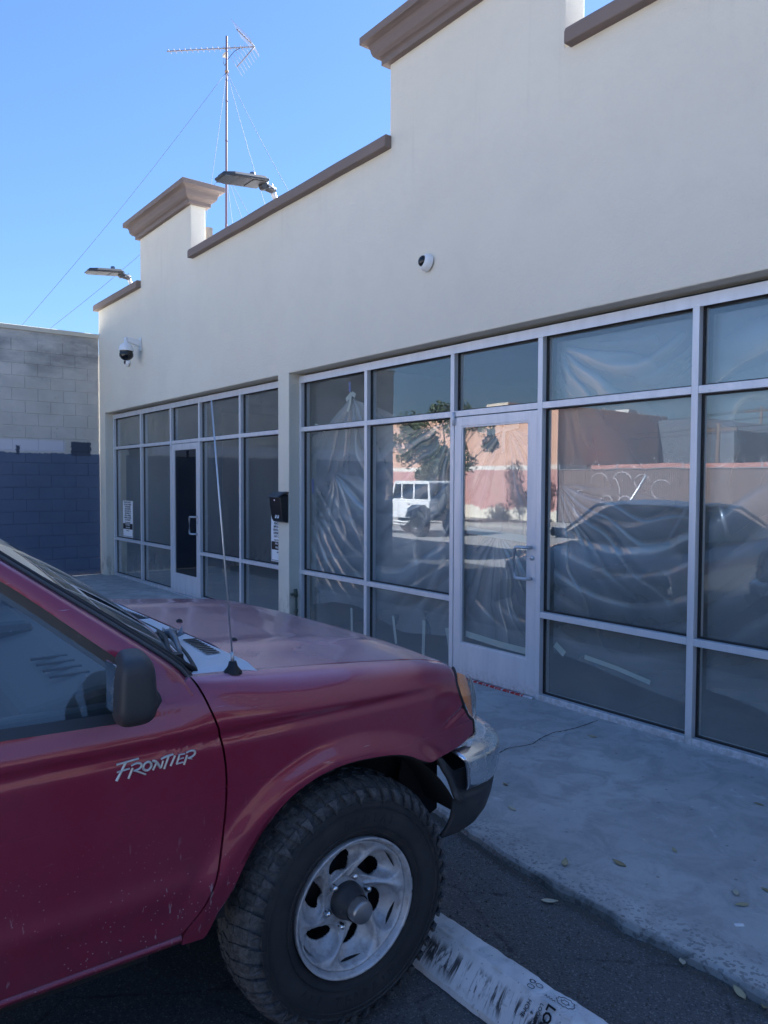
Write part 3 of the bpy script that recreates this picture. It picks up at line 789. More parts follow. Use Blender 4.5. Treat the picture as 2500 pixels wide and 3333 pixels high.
# ---------------------------------------------------------------- notices, mailbox, cameras, lights
RX = Matrix.Rotation(R(90), 4, 'X')
def notice(x, z0, wdt, hgt, label):
    n_ = empty('parking_notice', (x,.172,z0), 0, label, 'sign', 'parking notices in the left shopfront')
    mb = MB(); mb.box(0, wdt, 0, .003, 0, hgt); mb.build('board', PAPER, n_, bevel=.001)
    mb = MB(); t = .006; q = .010
    mb.box(q, wdt-q, -.0010, .0, q, q+t); mb.box(q, q+t, -.0010, .0, q+t, hgt*.22); mb.box(wdt-q-t, wdt-q, -.0010, .0, q+t, hgt*.22); mb.build('border', INK, n_)
    mb = MB(); mb.box(q, wdt-q, -.0010, .0, hgt*.22, hgt*.375); mb.build('dark_panel', INK, n_)
    L = ['PRIVATE PROPERTY','NO PUBLIC PARKING','OR TRESPASSING','UNAUTHORIZED','VEHICLES WILL BE','IMPOUNDED AT','VEHICLE OWNERS','EXPENSE 24 HOURS','DAY OR NIGHT']
    for i, s_ in enumerate(L):
        z = hgt*(.955 - i*.0605)
        text(s_, hgt*.060, INK, Matrix.Translation((wdt/2,-.0012,z)) @ RX, n_, bold=.0008, sx=.86*wdt/.46*.46/(hgt*.060*len(s_)*.62+.001)*1.0 if False else min(1.0, wdt*.84/(hgt*.060*len(s_)*.66)))
    for s_, z, k in (('FOR TOWED VEHICLES', .40, .040), ('CALL', .145, .05), ('NIGHT & DAY', .175, .035)):
        if s_ == 'CALL': continue
        text(s_, hgt*k, INK, Matrix.Translation((wdt/2,-.0012,hgt*z)) @ RX, n_, bold=.0006, sx=min(1.0, wdt*.8/(hgt*k*len(s_)*.66)))
    for s_, z, k in (('P.P.I. TOWING', .335, .052), ('CALL ANYTIME', .265, .046)):
        text(s_, hgt*k, PAPER, Matrix.Translation((wdt/2,-.0016,hgt*z)) @ RX, n_, bold=.0008, sx=min(1.0, wdt*.8/(hgt*k*len(s_)*.66)))
    return n_
notice(-12.88, .69, .47, .61, 'white parking notice in the leftmost pane of the left shopfront')
notice(-7.80, .70, .40, .62, 'white parking notice behind the black mailbox')
bpy.context.view_layer.update()

mbx = empty('mailbox', (-7.235,0,1.18), 0, 'black wall mailbox with a curved lid on the column between the shopfronts', 'mailbox')
mb = MB(); mb.prism([(-.012,.0),(-.055,.012),(-.075,.045),(-.098,.19),(-.105,.285),(-.01,.305),(-.003,.305),(-.003,.0)], -.115, .125, 'yz'); mb.build('body', mat('black mailbox enamel', (.010,.011,.014), .35), mbx, bevel=.006)
mb = MB()
def lidf(u, v):
    a = v*1.0; y = -.002 - .128*a; z = .338 - .060*a**1.8 ; return (-.128+.262*u, y, z)
mb.grid(lidf, 4, 10); 
lo_ = mb.build('lid', mat('dusty black lid', (.05,.055,.065), .42), mbx); q = lo_.modifiers.new('s','SOLIDIFY'); q.thickness = .008
mb = MB(); mb.lathe([(0,0),(0,.013),(-.004,.013),(-.006,.010),(-.006,.0)], 'y', 16, (.0,-.1035,.245)); mb.build('lock', CHROME, mbx)
for i, (dx, s_) in enumerate(((-.005,'1'),(.045,'9'))):
    mb = MB(); mb.box(dx-.014, dx+.014, -.0925, -.0900, .035, .085); st_ = mb.build('number_sticker', PAPER, mbx)
    st_.rotation_euler = (R(-9),0,0); st_.location = (0,-.001,.0)
    text(s_, .04, INK, Matrix.Translation((dx,-.0930,.060)) @ RX, st_, 'numeral')
mbx.location = (-7.235, -.002, 1.18)

def dome_cam(loc, label, s=1.0):
    c = empty('dome_camera', loc, 0, label, 'security camera', 'white security cameras on the facade')
    mb = MB(); mb.lathe([(.0,.058*s),(-.022*s,.058*s),(-.040*s,.052*s),(-.050*s,.043*s),(-.052*s,.036*s)], 'y', 28); mb.build('housing', WHITEP, c)
    mb = MB(); prof = [(-.048*s-.030*s*math.sin(a), .038*s*math.cos(a)) for a in [i*PI/2/8 for i in range(9)]]
    d = MB(); d.lathe(prof, 'y', 28); dd = d.build('dome', BLKGL, c)
    mb = MB(); mb.lathe([(-.046*s,.042*s),(-.052*s,.042*s),(-.052*s,.036*s)], 'y', 28); mb.build('rim', WHITEP, c)
    c.rotation_euler = (R(-12),0,R(-14)); return c
dome_cam((-4.83,0.004,3.455), 'white dome camera high on the wall above the covered windows', 1.25)
dome_cam((-12.02,0.004,3.50), 'small white dome camera below the hanging camera', 1.1)
pz = empty('hanging_camera', (-11.50,0,3.72), 0, 'white hanging camera with a black ball on a wall bracket', 'security camera')
mb = MB(); mb.box(-.035,.035,-.018,-.001,-.09,.09); mb.build('wall_plate', WHITEP, pz, bevel=.006)
mb = MB(); mb.prism([(-.018,.055),(-.018,-.035),(-.205,.018),(-.225,.030),(-.225,.065),(-.205,.075)], -.024, .024, 'yz'); mb.build('bracket', WHITEP, pz, bevel=.008)
mb = MB(); mb.lathe([(.07,.0),(.07,.026),(.0,.028),(-.012,.050),(-.035,.078),(-.07,.092),(-.105,.097),(-.112,.097),(-.112,.08)], 'z', 28, (0,-.20,0)); mb.build('housing', WHITEP, pz)
mb = MB(); mb.lathe([(-.112,.090),(-.128,.084),(-.150,.092),(-.185,.090),(-.215,.068),(-.235,.035),(-.240,.0)], 'z', 28, (0,-.20,0)); mb.build('camera_ball', BLKGL, pz)
pz.scale = (1.12,1.12,1.12)

def flood(loc, label):
    f = empty('area_light', loc, 0, label, 'area light', 'area lights on the parapet')
    # origin: where the arm leaves the roof behind the parapet
    mb = MB()
    pts = [(0,.02,-.55),(0,.02,0.0)] + [(0, .02-.17*math.sin(a), .14*(1-math.cos(a))+.0) for a in [R(q) for q in (15,30,45,60,75,88)]]
    mb.tube(pts, .030, 14); mb.build('arm', GALV, f)
    mb = MB(); mb.tube([(0,-.13,.142),(0,-.245,.160)], .042, 16); mb.build('slip_fitter', GREYM, f, bevel=.003)
    mb = MB(); mb.tube([(-.034,-.275,.165),(.034,-.275,.165)], .046, 18); mb.build('knuckle', GREYM, f, bevel=.003)
    for dx in (-.0,):
        for yy, zz in ((-.16,.152),(-.22,.16)):
            b = MB(); b.tube([(0,yy,zz+.03),(0,yy,zz+.062)], .008, 8); b.tube([(.038,yy,zz-.01),(.052,yy,zz-.01)], .008, 8); b.build('bolt', GALV, f)
    hd = empty('head', (0,-.30,.175)); hd.parent = f; hd.rotation_euler = (R(6),0,0)
    mb = MB()
    out = [(-.155,.02),(.155,.02),(.155,-.40),(.09,-.53),(-.09,-.53),(-.155,-.40)]
    mb.prism([(x,y) for x, y in out], .0, .022, 'xy')
    ins = [(-.145,.01),(.145,.01),(.135,-.39),(.08,-.51),(-.08,-.51),(-.135,-.39)]
    n = 6; vs = [(x,y,.022) for x,y in ins] + [(x*.82,y*.96 if y<0 else y-.02,.058) for x,y in ins]
    mb.add(vs, [tuple(range(n,2*n))]+[(i,(i+1)%n,(i+1)%n+n,i+n) for i in range(n)])
    mb.build('housing', GREYM, hd, bevel=.004)
    for y0_, y1_ in ((-.50,-.345),(-.335,-.185)):
        lm = MB()
        lm.box(-.125,.125,y0_,y1_,-.004,.0); 
        for i in range(10):
            for j in range(6):
                cx_, cy_ = -.112+i*.025, y0_+.014+j*.0255
                lm.add([(cx_-.009,cy_-.009,-.004),(cx_+.009,cy_-.009,-.004),(cx_+.009,cy_+.009,-.004),(cx_-.009,cy_+.009,-.004),(cx_,cy_,-.012)], [(0,1,4),(1,2,4),(2,3,4),(3,0,4)])
        lm.build('lens_panel', LENSM, hd)
    mb = MB(); mb.lathe([(0,.034),(.05,.034),(.062,.028),(.066,0)], 'z', 18, (0,-.10,.056)); mb.build('photocell', mat('blue grey cap', (.10,.14,.22), .5), hd)
    mb = MB(); mb.prism([(-.12,-.0),(.12,-.0),(.12,-.16),(-.12,-.16)], -.006, -.0005, 'xy'); mb.build('driver_cover', GREYM, hd)
    return f
fl1 = flood((-7.70,.30,4.80), 'grey LED area light over the parapet left of the tall right pier')
fl2 = flood((-12.42,.30,4.80), 'grey LED area light over the low parapet at the far left end')

hb = empty('hose_tap', (-7.045,.055,0), 0, 'old green hose tap on a pipe beside the column', 'tap')
mb = MB(); mb.tube([(0,0,0),(0,0,.40)], .014, 10); mb.tube([(0,0,.20),(0,0,.24)], .019, 10); mb.build('pipe', PIPE, hb)
mb = MB(); mb.tube([(0,0,.38),(0,-.01,.46)], .022, 10); mb.tube([(0,-.005,.415),(-.03,-.055,.40)], [.013,.016], 10); mb.build('valve', PIPE, hb)
post = tag(MB().box(-.055,.055,-.045,.045,-1.0,.30).build('roof_post', WOOD, loc=(-10.39,.6,5.01)), 'weathered square timber post on the roof behind the parapet', 'post')

# ---------------------------------------------------------------- TV antenna on its mast
ant = empty('tv_antenna', (-12.60,1.96,4.10), 0, 'guyed roof mast carrying a yagi television antenna', 'antenna')
LILAC = mat('weathered mast steel', (.10,.055,.075), .7, .0); ALW = mat('antenna aluminium', (.20,.19,.21), .6, .2)
AZ = Vector((-12.6,1.96,4.10))
mb = MB(); mb.tube([(0,0,0),(-.02,.05,5.45)], .019, 10)
for z in (.6,1.25,2.1,2.9,3.6,4.3): mb.tube([(-.003*z/1.0,.009*z,z),(-.003*z,.009*z,z+.03)], .023, 10)
mb.build('mast', LILAC, ant)
zb_ = 5.25; A0 = Vector((-.02,.05,zb_))
bd_ = Vector((rgt.x, rgt.y, 0)).normalized()          # boom runs broadside to the street corner
bd_ = (Matrix.Rotation(R(-8),3,'Z') @ bd_)
el_ = Vector((-bd_.y, bd_.x, 0))
mb = MB(); mb.tube([A0 + bd_*(-1.12) + Vector((0,0,.02)), A0 + bd_*(.50) + Vector((0,0,-.02))], .012, 8); mb.build('boom', ALW, ant)
for i in range(14):
    p = A0 + bd_*(-1.07 + i*.103) + Vector((0,0,.018-.0027*i))
    mb = MB(); L = .078+.001*i
    mb.tube([p-el_*L, p-el_*.02], [.0045,.0075], 6); mb.tube([p+el_*.02, p+el_*L], [.0075,.0045], 6); mb.build('director_element', ALW, ant)
ve = A0 + bd_*.515 + Vector((0,0,-.02))
for sgn in (1, -1):
    a = ve; b = ve + (-bd_*.33 + Vector((0,0,sgn*.33)))
    mb = MB(); mb.tube([a, b], .011, 8)
    for k in range(8):
        p = a + (b-a)*(.04+.96*k/7.0); mb.tube([p-el_*(.30), p+el_*(.30)], .0035, 5)
    mb.build('reflector_wing', ALW, ant)
mb = MB(); c0 = A0 + Vector((0,0,-.10)); mb.box(c0.x-.11,c0.x-.0,c0.y-.03,c0.y+.03,c0.z-.025,c0.z+.02); mb.build('balun_box', mat('cream plastic', (.5,.45,.36), .6), ant)
mb = MB(); mb.tube([c0+Vector((-.1,0,-.02)), c0+Vector((-.14,0,-.10)), c0+Vector((-.08,0,-.18)), c0+Vector((0,0,-.12)), c0+Vector((.1,.1,.03)), A0+bd_*.3], .005, 6); mb.build('cable', GASKET, ant)
T1 = Vector((-.016,.045,4.83)); T2 = Vector((-.01,.03,3.05))
for T_, q in ((T1,(-10.82,.53,4.2)),(T1,(-7.93,1.22,4.2)),(T1,(-8.51,.85,4.2)),(T1,(-14.2,-1.16,4.20)),(T2,(-9.24,.55,4.2)),(T2,(-8.61,.6,4.2)),(T2,(-8.72,1.12,4.2)),(T2,(-14.2,-.74,4.20))):
    e = Vector(q) - AZ; pts = []
    for k in range(13):
        t = k/12; p = T_.lerp(e, t); p.z -= .10*math.sin(PI*t); pts.append(p)
    mb = MB(); mb.tube(pts, .0035, 5); mb.build('guy_wire', mat('dull wire', (.10,.10,.14), .6), ant)
mb = MB(); mb.lathe([(-.015,.0),(-.015,.035),(.015,.035),(.015,0)], 'z', 10, tuple(T1)); mb.build('guy_collar', mat('rusty collar', (.25,.17,.11), .8), ant)

# ---------------------------------------------------------------- neighbouring block building (wall runs towards the street)
nb = empty('block_building', (-13.53,0,0), 0, 'painted concrete block building, navy below and dirty white above, left of the shops', 'building')
NX = -13.535
mb = MB(); mb.box(-30, NX-.0065, -6.21, .0, -.30, 4.10); 
mb.build('mortar_wall', CMU, nb).matrix_parent_inverse = Matrix.Translation((13.53,0,0))
mb = MB(); mb.box(-30, NX+.02, -6.24, .0, 4.10, 4.175); c_ = mb.build('coping', mat('cream coping', (.62,.57,.46), .8), nb, bevel=.006); c_.matrix_parent_inverse = Matrix.Translation((13.53,0,0))
mb = MB(); mb.box(-30, NX-.5, -5.7, 9.0, -.3, 3.9); c_ = mb.build('roof', mat('white roof coating'), nb); c_.matrix_parent_inverse = Matrix.Translation((13.53,0,0))
blk = {}
def block_mesh(L):
    if L in blk: return blk[L]
    mb = MB(); b = .0045
    mb.add([(-.015,0,0),(-.015,L,0),(-.015,L,.2005),(-.015,0,.2005),(0,b,b),(0,L-b,b),(0,L-b,.2005-b),(0,b,.2005-b)],
           [(0,1,5,4),(1,2,6,5),(2,3,7,6),(3,0,4,7),(4,5,6,7)])
    me = bpy.data.meshes.new('concrete_block'); me.from_pydata(mb.v, [], mb.f); me.materials.append(CMU); blk[L] = me
    return me
cnt = 0
for row in range(21):
    z = -.105 + .2035*row
    if z + .2005 > 4.101: break
    off = -.2 if row % 2 else 0.0
    y = -.004
    first = True
    while y > -6.0:
        L = .195 if (first and row % 2) else .397
        y0_ = y - L
        if y0_ > -4.9 and cnt < 296 and L > .1:
            o_ = bpy.data.objects.new('concrete_block', block_mesh(L)); COL.objects.link(o_); o_.parent = nb
            o_.location = (NX-13.53*-1-.0 + random.uniform(-.0012,.0012) , y0_, z); cnt += 1
        y = y0_ - .0035; first = False

# ---------------------------------------------------------------- parking stop
ps = empty('parking_stop', (-1.55,-2.47,-.035), 0, 'white painted concrete parking stop against the front tyre, scuffed and scribbled on', 'parking stop')
mb = MB(); Lp, Rp = -.95, .95
sec = [(-.115,0),(-.112,.02),(-.038,.112),(-.028,.120),(.036,.120),(.046,.114),(.108,.02),(.110,0)]
K = 120; vs = []
for i in range(K+1):
    x = Lp + (Rp-Lp)*i/K
    for (y, z) in sec:
        j = .003*noise.noise((x*9, y*20, z*20)) + .0025*noise.noise((x*35, y*40, z*40))
        vs.append((x, y + j, z + (j if z > .01 else 0)))
n = len(sec); fs = [tuple(range(n)), tuple(reversed([K*n+k for k in range(n)]))]
for i in range(K):
    for k in range(n-1): fs.append((i*n+k, i*n+k+1, (i+1)*n+k+1, (i+1)*n+k))
mb.add(vs, fs); mb.build('block', STOP, ps)
# scribbles and lettering on the stop (reads from the street side)
slope = math.atan2(.092, .074)
def face_m(x, t, rot=0):   # t: 0 bottom of the sloping face .. 1 top
    y = -.112 + .074*t; z = .02 + .092*t
    nrm_ = Vector((0, -math.sin(slope), math.cos(slope)))
    e1 = Vector((1,0,0)); e2 = nrm_.cross(e1)*1.0
    M_ = Matrix((e1, e2, nrm_)).transposed().to_4x4(); M_.translation = Vector((x, y, z)) + nrm_*.0035
    return M_ @ Matrix.Rotation(rot, 4, 'Z')
text('LOST', .040, INK, face_m(.148, .72, R(-92)), ps, bold=.0012, ext=.0003)
text('LOOKING', .017, INK, face_m(.118, .70, R(-92)), ps, ext=.0003)
text('4', .017, INK, face_m(.098, .72, R(-92)), ps, ext=.0003)
text('HOME', .019, INK, face_m(.075, .72, R(-95)), ps, ext=.0003)
def scrib(pts, top=True, r=.0009):
    mb = MB()
    mb.tube([(x, y, .1225) for x, y in pts], r, 4); return mb.build('scribble', INK, ps)
import itertools
def blob(cx_, cy_, rx, ry, wob, n_=22, ph=0.):
    return [(cx_+rx*(1+wob*math.sin(k*2.7+ph))*math.cos(2*PI*k/n_), cy_+ry*(1+wob*math.sin(k*2.7+ph))*math.sin(2*PI*k/n_)) for k in range(n_+1)]
scrib(blob(.165,.012,.030,.018,.12)); scrib(blob(.163,.012,.013,.008,.2,14,1.)); scrib(blob(.067,.010,.012,.008,.1)); scrib(blob(.052,-.012,.012,.008,.15)); scrib(blob(.040,.010,.009,.007,.3))
for k in range(4): scrib([(.105+.010*k,-.012),(.108+.010*k,-.004),(.112+.010*k,-.010)])

# ---------------------------------------------------------------- leaves and litter on the ground
def leaf(i, x, y, z, rot, s, label, wide=.38):
    mb = MB(); curl = random.uniform(.15,.5)
    def f(u, v):
        t = v; hw = wide*math.sin(PI*min(1,t*1.02))**.8*(1-.25*t); a = (u-.5)*2
        return (a*hw*s, (t-.5)*s*1.6, s*curl*(.25*a*a + .5*(t-.5)**2) + .003)
    mb.grid(f, 4, 8)
    o_ = mb.build('dry_leaf', LEAFM[i % 3], loc=(x,y,z)); o_.rotation_euler = (random.uniform(-.15,.15), random.uniform(-.15,.15), rot); o_.scale = (1.25,1.25,1.25)
    q_ = o_.modifiers.new('s','SOLIDIFY'); q_.thickness = .0008
    tag(o_, label, 'leaf', 'dry leaves on the ground')
LV = [(-2.951,-.232,1.9,.030,'brown curled leaf just below the low window right of the door'),(-2.758,-1.244,1.2,.024,'thin pale leaf on the concrete beside the truck bumper'),
 (-2.529,-1.442,1.6,.026,'small pale leaf on the concrete nearest the truck bumper'),(-2.021,-1.663,.6,.034,'folded tan leaf near the edge of the concrete, left of a pair'),
 (-1.877,-1.487,1.7,.032,'flat tan leaf near the edge of the concrete, right of a pair'),(-1.905,-1.905,-.7,.034,'tan leaf lying on the asphalt at the edge of the concrete'),
 (-1.799,-1.191,1.0,.020,'small reddish leaf in the middle of the concrete'),(-1.804,-.411,1.6,.024,'pale leaf high on the right of the concrete'),
 (-1.458,-1.315,.5,.028,'narrow tan leaf on the right of the concrete, upper of two'),(-1.401,-1.380,2.6,.030,'broad tan leaf on the right of the concrete, lower of two'),
 (-1.392,-1.200,1.4,.024,'brown leaf at the right edge of the picture'),(-1.38,-1.835,.6,.028,'tan leaf caught in the seam beside the asphalt'),
 (-1.179,-1.835,1.1,.032,'crumpled pale leaf in the seam at the lower right'),(-1.10,-1.83,.3,.026,'small pale leaf at the right end of the seam')]
for i, (x, y, r_, s, lb) in enumerate(LV):
    leaf(i, x, y, -.035 if y < -1.82 else 0.0, r_, s, lb)
o = MB().box(-.016,.016,-.006,.006,0,.004).build('paper_scrap', PAPER, loc=(-1.341,-1.518,0)); o.rotation_euler = (0,0,.9); tag(o, 'tiny white paper scrap on the concrete', 'litter')
# grit and pebbles collected in the seam
mb = MB(); rg = random.Random(4)
for i in range(5200):
    x = rg.uniform(-3.4, -.7); d = abs(rg.gauss(0,.018)); y = edge_y(x) - .010 - d*1.2 if rg.random() < .75 else edge_y(x) - rg.uniform(0,.5)
    s = rg.uniform(.0012,.004)*(1.6 if rg.random() < .04 else 1); z = -.036
    mb.add([(x-s,y-s,z),(x+s,y-s*.8,z),(x+s*.7,y+s,z),(x-s*.9,y+s*.8,z),(x,y,z+s*1.3)], [(0,1,4),(1,2,4),(2,3,4),(3,0,4)])
o = mb.build('seam_grit', mat('grit', (.12,.11,.095), .9)); tag(o, 'grit along the seam between asphalt and concrete', kind='stuff')

# ---------------------------------------------------------------- the pickup truck
TR_ = empty('pickup_truck', (-2.5995,-2.8901,0), R(-2.0), 'burgundy pickup truck nosed up to the parking stop, silver cowl panel and dusty front tyre', 'pickup truck')
GAP_TOP = [(-.60,1.125),(-.50,1.120),(-.32,1.105),(-.04,1.084),(.215,1.060),(.30,1.045),(.396,1.020),(.455,.985),(.50,.95)]
def side_x(y, z):
    a = .845 - .5*max(0, y-.12)**2
    if z < .62: a -= .019*((.62-z)/.18)**2
    zt = interp(GAP_TOP, y)
    # fender shoulder
    s = max(0., min(1., (z-(zt-.115))/.115)); dtop = .050 + .035*sm((y+.5)/.3)
    df = dtop*(1-math.sqrt(max(0., 1-s*s)))
    # cab: belt and tumblehome
    dc = .012*sm((z-.985)/.075) + .42*max(0., z-1.065) + (.0 if z < 1.065 else .0)
    k = sm((y+.60)/.16)
    a -= dc*(1-k) + df*k
    # feature crease: the strip below it tucks in
    fade = 1 - sm((y-.02)/.36)
    a += fade*(.0075*sm((z-.970)/.022)*(1-sm((z-1.00)/.10)) - .0045*math.exp(-((z-.968)/.016)**2))
    # lower swage along the door
    a += .006*math.exp(-((z-.60)/.035)**2)*(1-sm((y+.62)/.2))
    # wheel-arch flare
    r = math.hypot(y+.045, z-.345); ar = .472
    if z > .40: a += .017*(1-sm((r-ar-.010)/.075))*sm((z-.42)/.2)
    return a
def arc_param(pts):
    L = [0]
    for a, b in zip(pts, pts[1:]): L.append(L[-1]+math.hypot(b[0]-a[0], b[1]-a[1]))
    T = L[-1]
    def f(t):
        d = t*T
        for i in range(len(pts)-1):
            if d <= L[i+1] or i == len(pts)-2:
                k = (d-L[i])/((L[i+1]-L[i]) or 1); a, b = pts[i], pts[i+1]
                return (a[0]+(b[0]-a[0])*k, a[1]+(b[1]-a[1])*k)
    return f
def smooth_poly(p, n=3):
    for _ in range(n):
        q = [p[0]]
        for a, b in zip(p, p[1:]):
            q += [(a[0]*.75+b[0]*.25, a[1]*.75+b[1]*.25), (a[0]*.25+b[0]*.75, a[1]*.25+b[1]*.75)]
        q.append(p[-1]); p = q
    return p
def coons(mb, Lp, Rp, Bp, Tp, nu, nv, X, sgn=1, skirt=.03):
    L_, R__, B_, T_ = map(arc_param, (Lp, Rp, Bp, Tp))
    c00, c10, c01, c11 = B_(0), B_(1), T_(0), T_(1)
    V = []
    for j in range(nv+1):
        t = j/nv
        for i in range(nu+1):
            s = i/nu; l, r_, b, tt = L_(t), R__(t), B_(s), T_(s)
            p = [(1-t)*b[k]+t*tt[k]+(1-s)*l[k]+s*r_[k]-((1-s)*(1-t)*c00[k]+s*(1-t)*c10[k]+(1-s)*t*c01[k]+s*t*c11[k]) for k in (0, 1)]
            V.append((sgn*X(p[0], p[1]), p[0], p[1]))
    fs = []
    for j in range(nv):
        for i in range(nu):
            q = (j*(nu+1)+i, j*(nu+1)+i+1, (j+1)*(nu+1)+i+1, (j+1)*(nu+1)+i); fs.append(q if sgn > 0 else q[::-1])
    mb.add(V, fs, True)
    # returned edge all round, so the panel has thickness and the shut line is dark
    ring = [i for i in range(nu+1)] + [j*(nu+1)+nu for j in range(1, nv+1)] + [nv*(nu+1)+i for i in range(nu-1, -1, -1)] + [j*(nu+1) for j in range(nv-1, 0, -1)]
    A = [V[k] for k in ring]; n = len(A)
    B = [(v[0]-sgn*.004, v[1], v[2]) for v in A]; C_ = [(v[0]-sgn*skirt, v[1], v[2]) for v in A]
    f2 = []
    for k in range(n):
        k2 = (k+1) % n; f2 += [(k, k2, n+k2, n+k), (n+k, n+k2, 2*n+k2, 2*n+k)]
    mb.add(A+B+C_, f2, False)
ARCH = [(-.493,.443),(-.478,.470),(-.459,.524),(-.405,.619),(-.350,.692),(-.281,.756),(-.210,.793),(-.137,.814),(-.062,.822),(.016,.819),(.097,.811),(.153,.794),(.194,.771),(.240,.752)]
GAPC = [(-.5585,.452),(-.5555,.479),(-.533,.504),(-.502,.541),(-.474,.603),(-.456,.684),(-.449,.720),(-.440,.800),(-.440,.880),(-.453,.961),(-.475,1.021),(-.501,1.090),(-.518,1.122)]
HL = [(.482,.776),(.480,.822),(.462,.830),(.440,.850),(.410,.895),(.392,.935),(.386,.968),(.402,.988),(.418,.999)]
gl_ = smooth_poly(GAPC, 2); al_ = smooth_poly(ARCH, 2)
def X_f(y, z): return side_x(y, z)
def dent(y, z): # creased dent at the front corner of the fender
    d = .0045*math.exp(-((z-.865-.35*(y-.38))/.010)**2)*sm((y-.30)/.05)*(1-sm((y-.46)/.03))
    d += .006*math.exp(-(((y-.33)/.05)**2+((z-.90)/.04)**2))
    return d
for sgn in (1, -1):
    mb = MB()
    topf = [(-.514,1.1215),(-.32,1.105),(-.04,1.084),(.215,1.060),(.30,1.045),(.396,1.020),(.418,.999)]
    shift = [(y+.005, z) for y, z in gl_]; shift[0] = (-.553,.447); shift[-1] = topf[0]
    bot = [(-.553,.447)] + al_ + [(.339,.753),(.412,.760),(.462,.772),(.482,.776)]
    coons(mb, shift, smooth_poly(HL,1), bot, smooth_poly(topf,1), 110, 64, (lambda y, z: side_x(y, z)-dent(y, z)) if sgn > 0 else side_x, sgn)
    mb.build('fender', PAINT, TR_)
    # rolled inner lip of the arch
    mb = MB(); pl = al_; vs = []
    for (y, z) in pl:
        d = Vector((y+.045, z-.345)).normalized(); x = side_x(y, z)
        vs += [(sgn*(x-.002), y, z), (sgn*(x-.012), y-d.x*.008, z-d.y*.008), (sgn*(x-.030), y-d.x*.006, z-d.y*.006)]
    mb.add(vs, [(3*i+k, 3*i+3+k, 3*i+4+k, 3*i+1+k) for i in range(len(pl)-1) for k in (0, 1)], True); mb.build('arch_lip', DARK, TR_)
    # door
    mb = MB()
    rr_ = [(y-.001, z) for y, z in gl_]
    Ld = [(-1.60,.476),(-1.60,1.07)]; Bd = [(-1.60,.476),(-1.0,.476),(-.60,.477),(rr_[1][0],.479)]
    ri = [p for p in rr_ if p[1] > .479]; ri = [(Bd[-1])] + ri[2:]
    Td = [(-1.60,1.068),(-.962,1.056),(-.72,1.048),(-.648,1.046),(-.612,1.062),(-.600,1.090),(ri[-1])]
    coons(mb, Ld, ri, Bd, smooth_poly(Td, 2), 96, 56, side_x, sgn)
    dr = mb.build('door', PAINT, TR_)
    # red window frame: up the windscreen pillar and back over the glass
    mb = MB()
    lo = [(-.585,1.070),(-.612,1.095),(-.669,1.168),(-.75,1.236),(-.865,1.333),(-.94,1.392),(-1.04,1.463),(-1.10,1.490),(-1.60,1.505)]
    hi = [(-.497,1.085),(-.513,1.122),(-.549,1.158),(-.66,1.243),(-.80,1.346),(-.897,1.418),(-.99,1.487),(-1.08,1.545),(-1.60,1.570)]
    lp, hp = arc_param(smooth_poly(lo, 2)), arc_param(smooth_poly(hi, 2))
    def fr(u, v):
        a, b = lp(u), hp(u); y, z = a[0]+(b[0]-a[0])*v, a[1]+(b[1]-a[1])*v
        return (sgn*(side_x(y, z) + .0012 + .006*math.sin(PI*v)*sm(u/.08) - .030*sm((v-.72)/.28)), y, z)
    mb.grid(fr, 70, 12, flip=(sgn < 0)); mb.build('window_frame', PAINT, dr)
    # black rubber run inside the frame, and the windscreen seal outside it
    mb = MB()
    def seal(u, v):
        a = lp(u); b = lp(min(1, u+.001)); y, z = a[0], a[1]
        d = v*.034; n_ = (-.62, -.78) if u < .8 else (0, -1)
        return (sgn*(side_x(y, z) - .004 - .012*v), y + n_[0]*d, z + n_[1]*d)
    mb.grid(seal, 60, 3, flip=(sgn > 0)); mb.build('window_rubber', BLACKP, dr)
    mb = MB(); mb.tube([(sgn*(side_x(*hp(u))-.036), hp(u)[0]+.002, hp(u)[1]+.004) for u in [k/40 for k in range(0, 41)]], .0085, 8); mb.build('windscreen_seal', GASKET, TR_)
    mb = MB(); mb.tube([(sgn*(side_x(*hp(u))-.020), hp(u)[0]-.006, hp(u)[1]+.004) for u in [k/40 for k in range(0, 41)]], .0055, 8); mb.build('pillar_trim', mat('grey rubber', (.07,.07,.075), .6), TR_)
    # belt moulding
    mb = MB()
    mb.grid(lambda u, v: (sgn*(side_x(-1.60+u*.90, 1.05)+.003-.016*v), -1.60+u*.90, interp([(-1.60,1.066),(-.962,1.055),(-.70,1.047)], -1.60+u*.90)+.022*v), 30, 3, flip=(sgn < 0)); mb.build('belt_moulding', BLACKP, dr)
    # door glass
    gp_ = [(-.655,1.070),(-.64,1.13),(-.69,1.165),(-.77,1.230),(-.885,1.325),(-.955,1.378),(-1.05,1.440),(-1.12,1.465),(-1.58,1.480),(-1.58,1.070)]
    mb = MB(); vs = [(sgn*(.842-.012-.42*max(0,z-1.065)-.016), y, z) for y, z in gp_]
    mb.add(vs, [tuple(range(len(vs)))]); gq = mb.build('door_glass', CARGLASS, dr)
    # rocker and sill
    mb = MB()
    def rock(u, v):
        y = -1.60 + u*(1.60-.556); z0_ = .476 - .030*v
        return (sgn*(.826 + .010*math.sin(PI*min(1, v*1.4)) - .03*max(0,v-.7)), y, z0_)
    mb.grid(rock, 40, 8, flip=(sgn > 0)); mb.build('sill', PAINT, TR_)
    # sail panel and door mirror
    mb = MB(); mb.prism([(-.703,1.050),(-.655,1.046),(-.618,1.062),(-.602,1.085),(-.612,1.108),(-.640,1.135),(-.700,1.190)], sgn*.80, sgn*.846, 'yz'); sl = mb.build('mirror_mount', BLACKP, dr, bevel=.008)
    mb = MB()
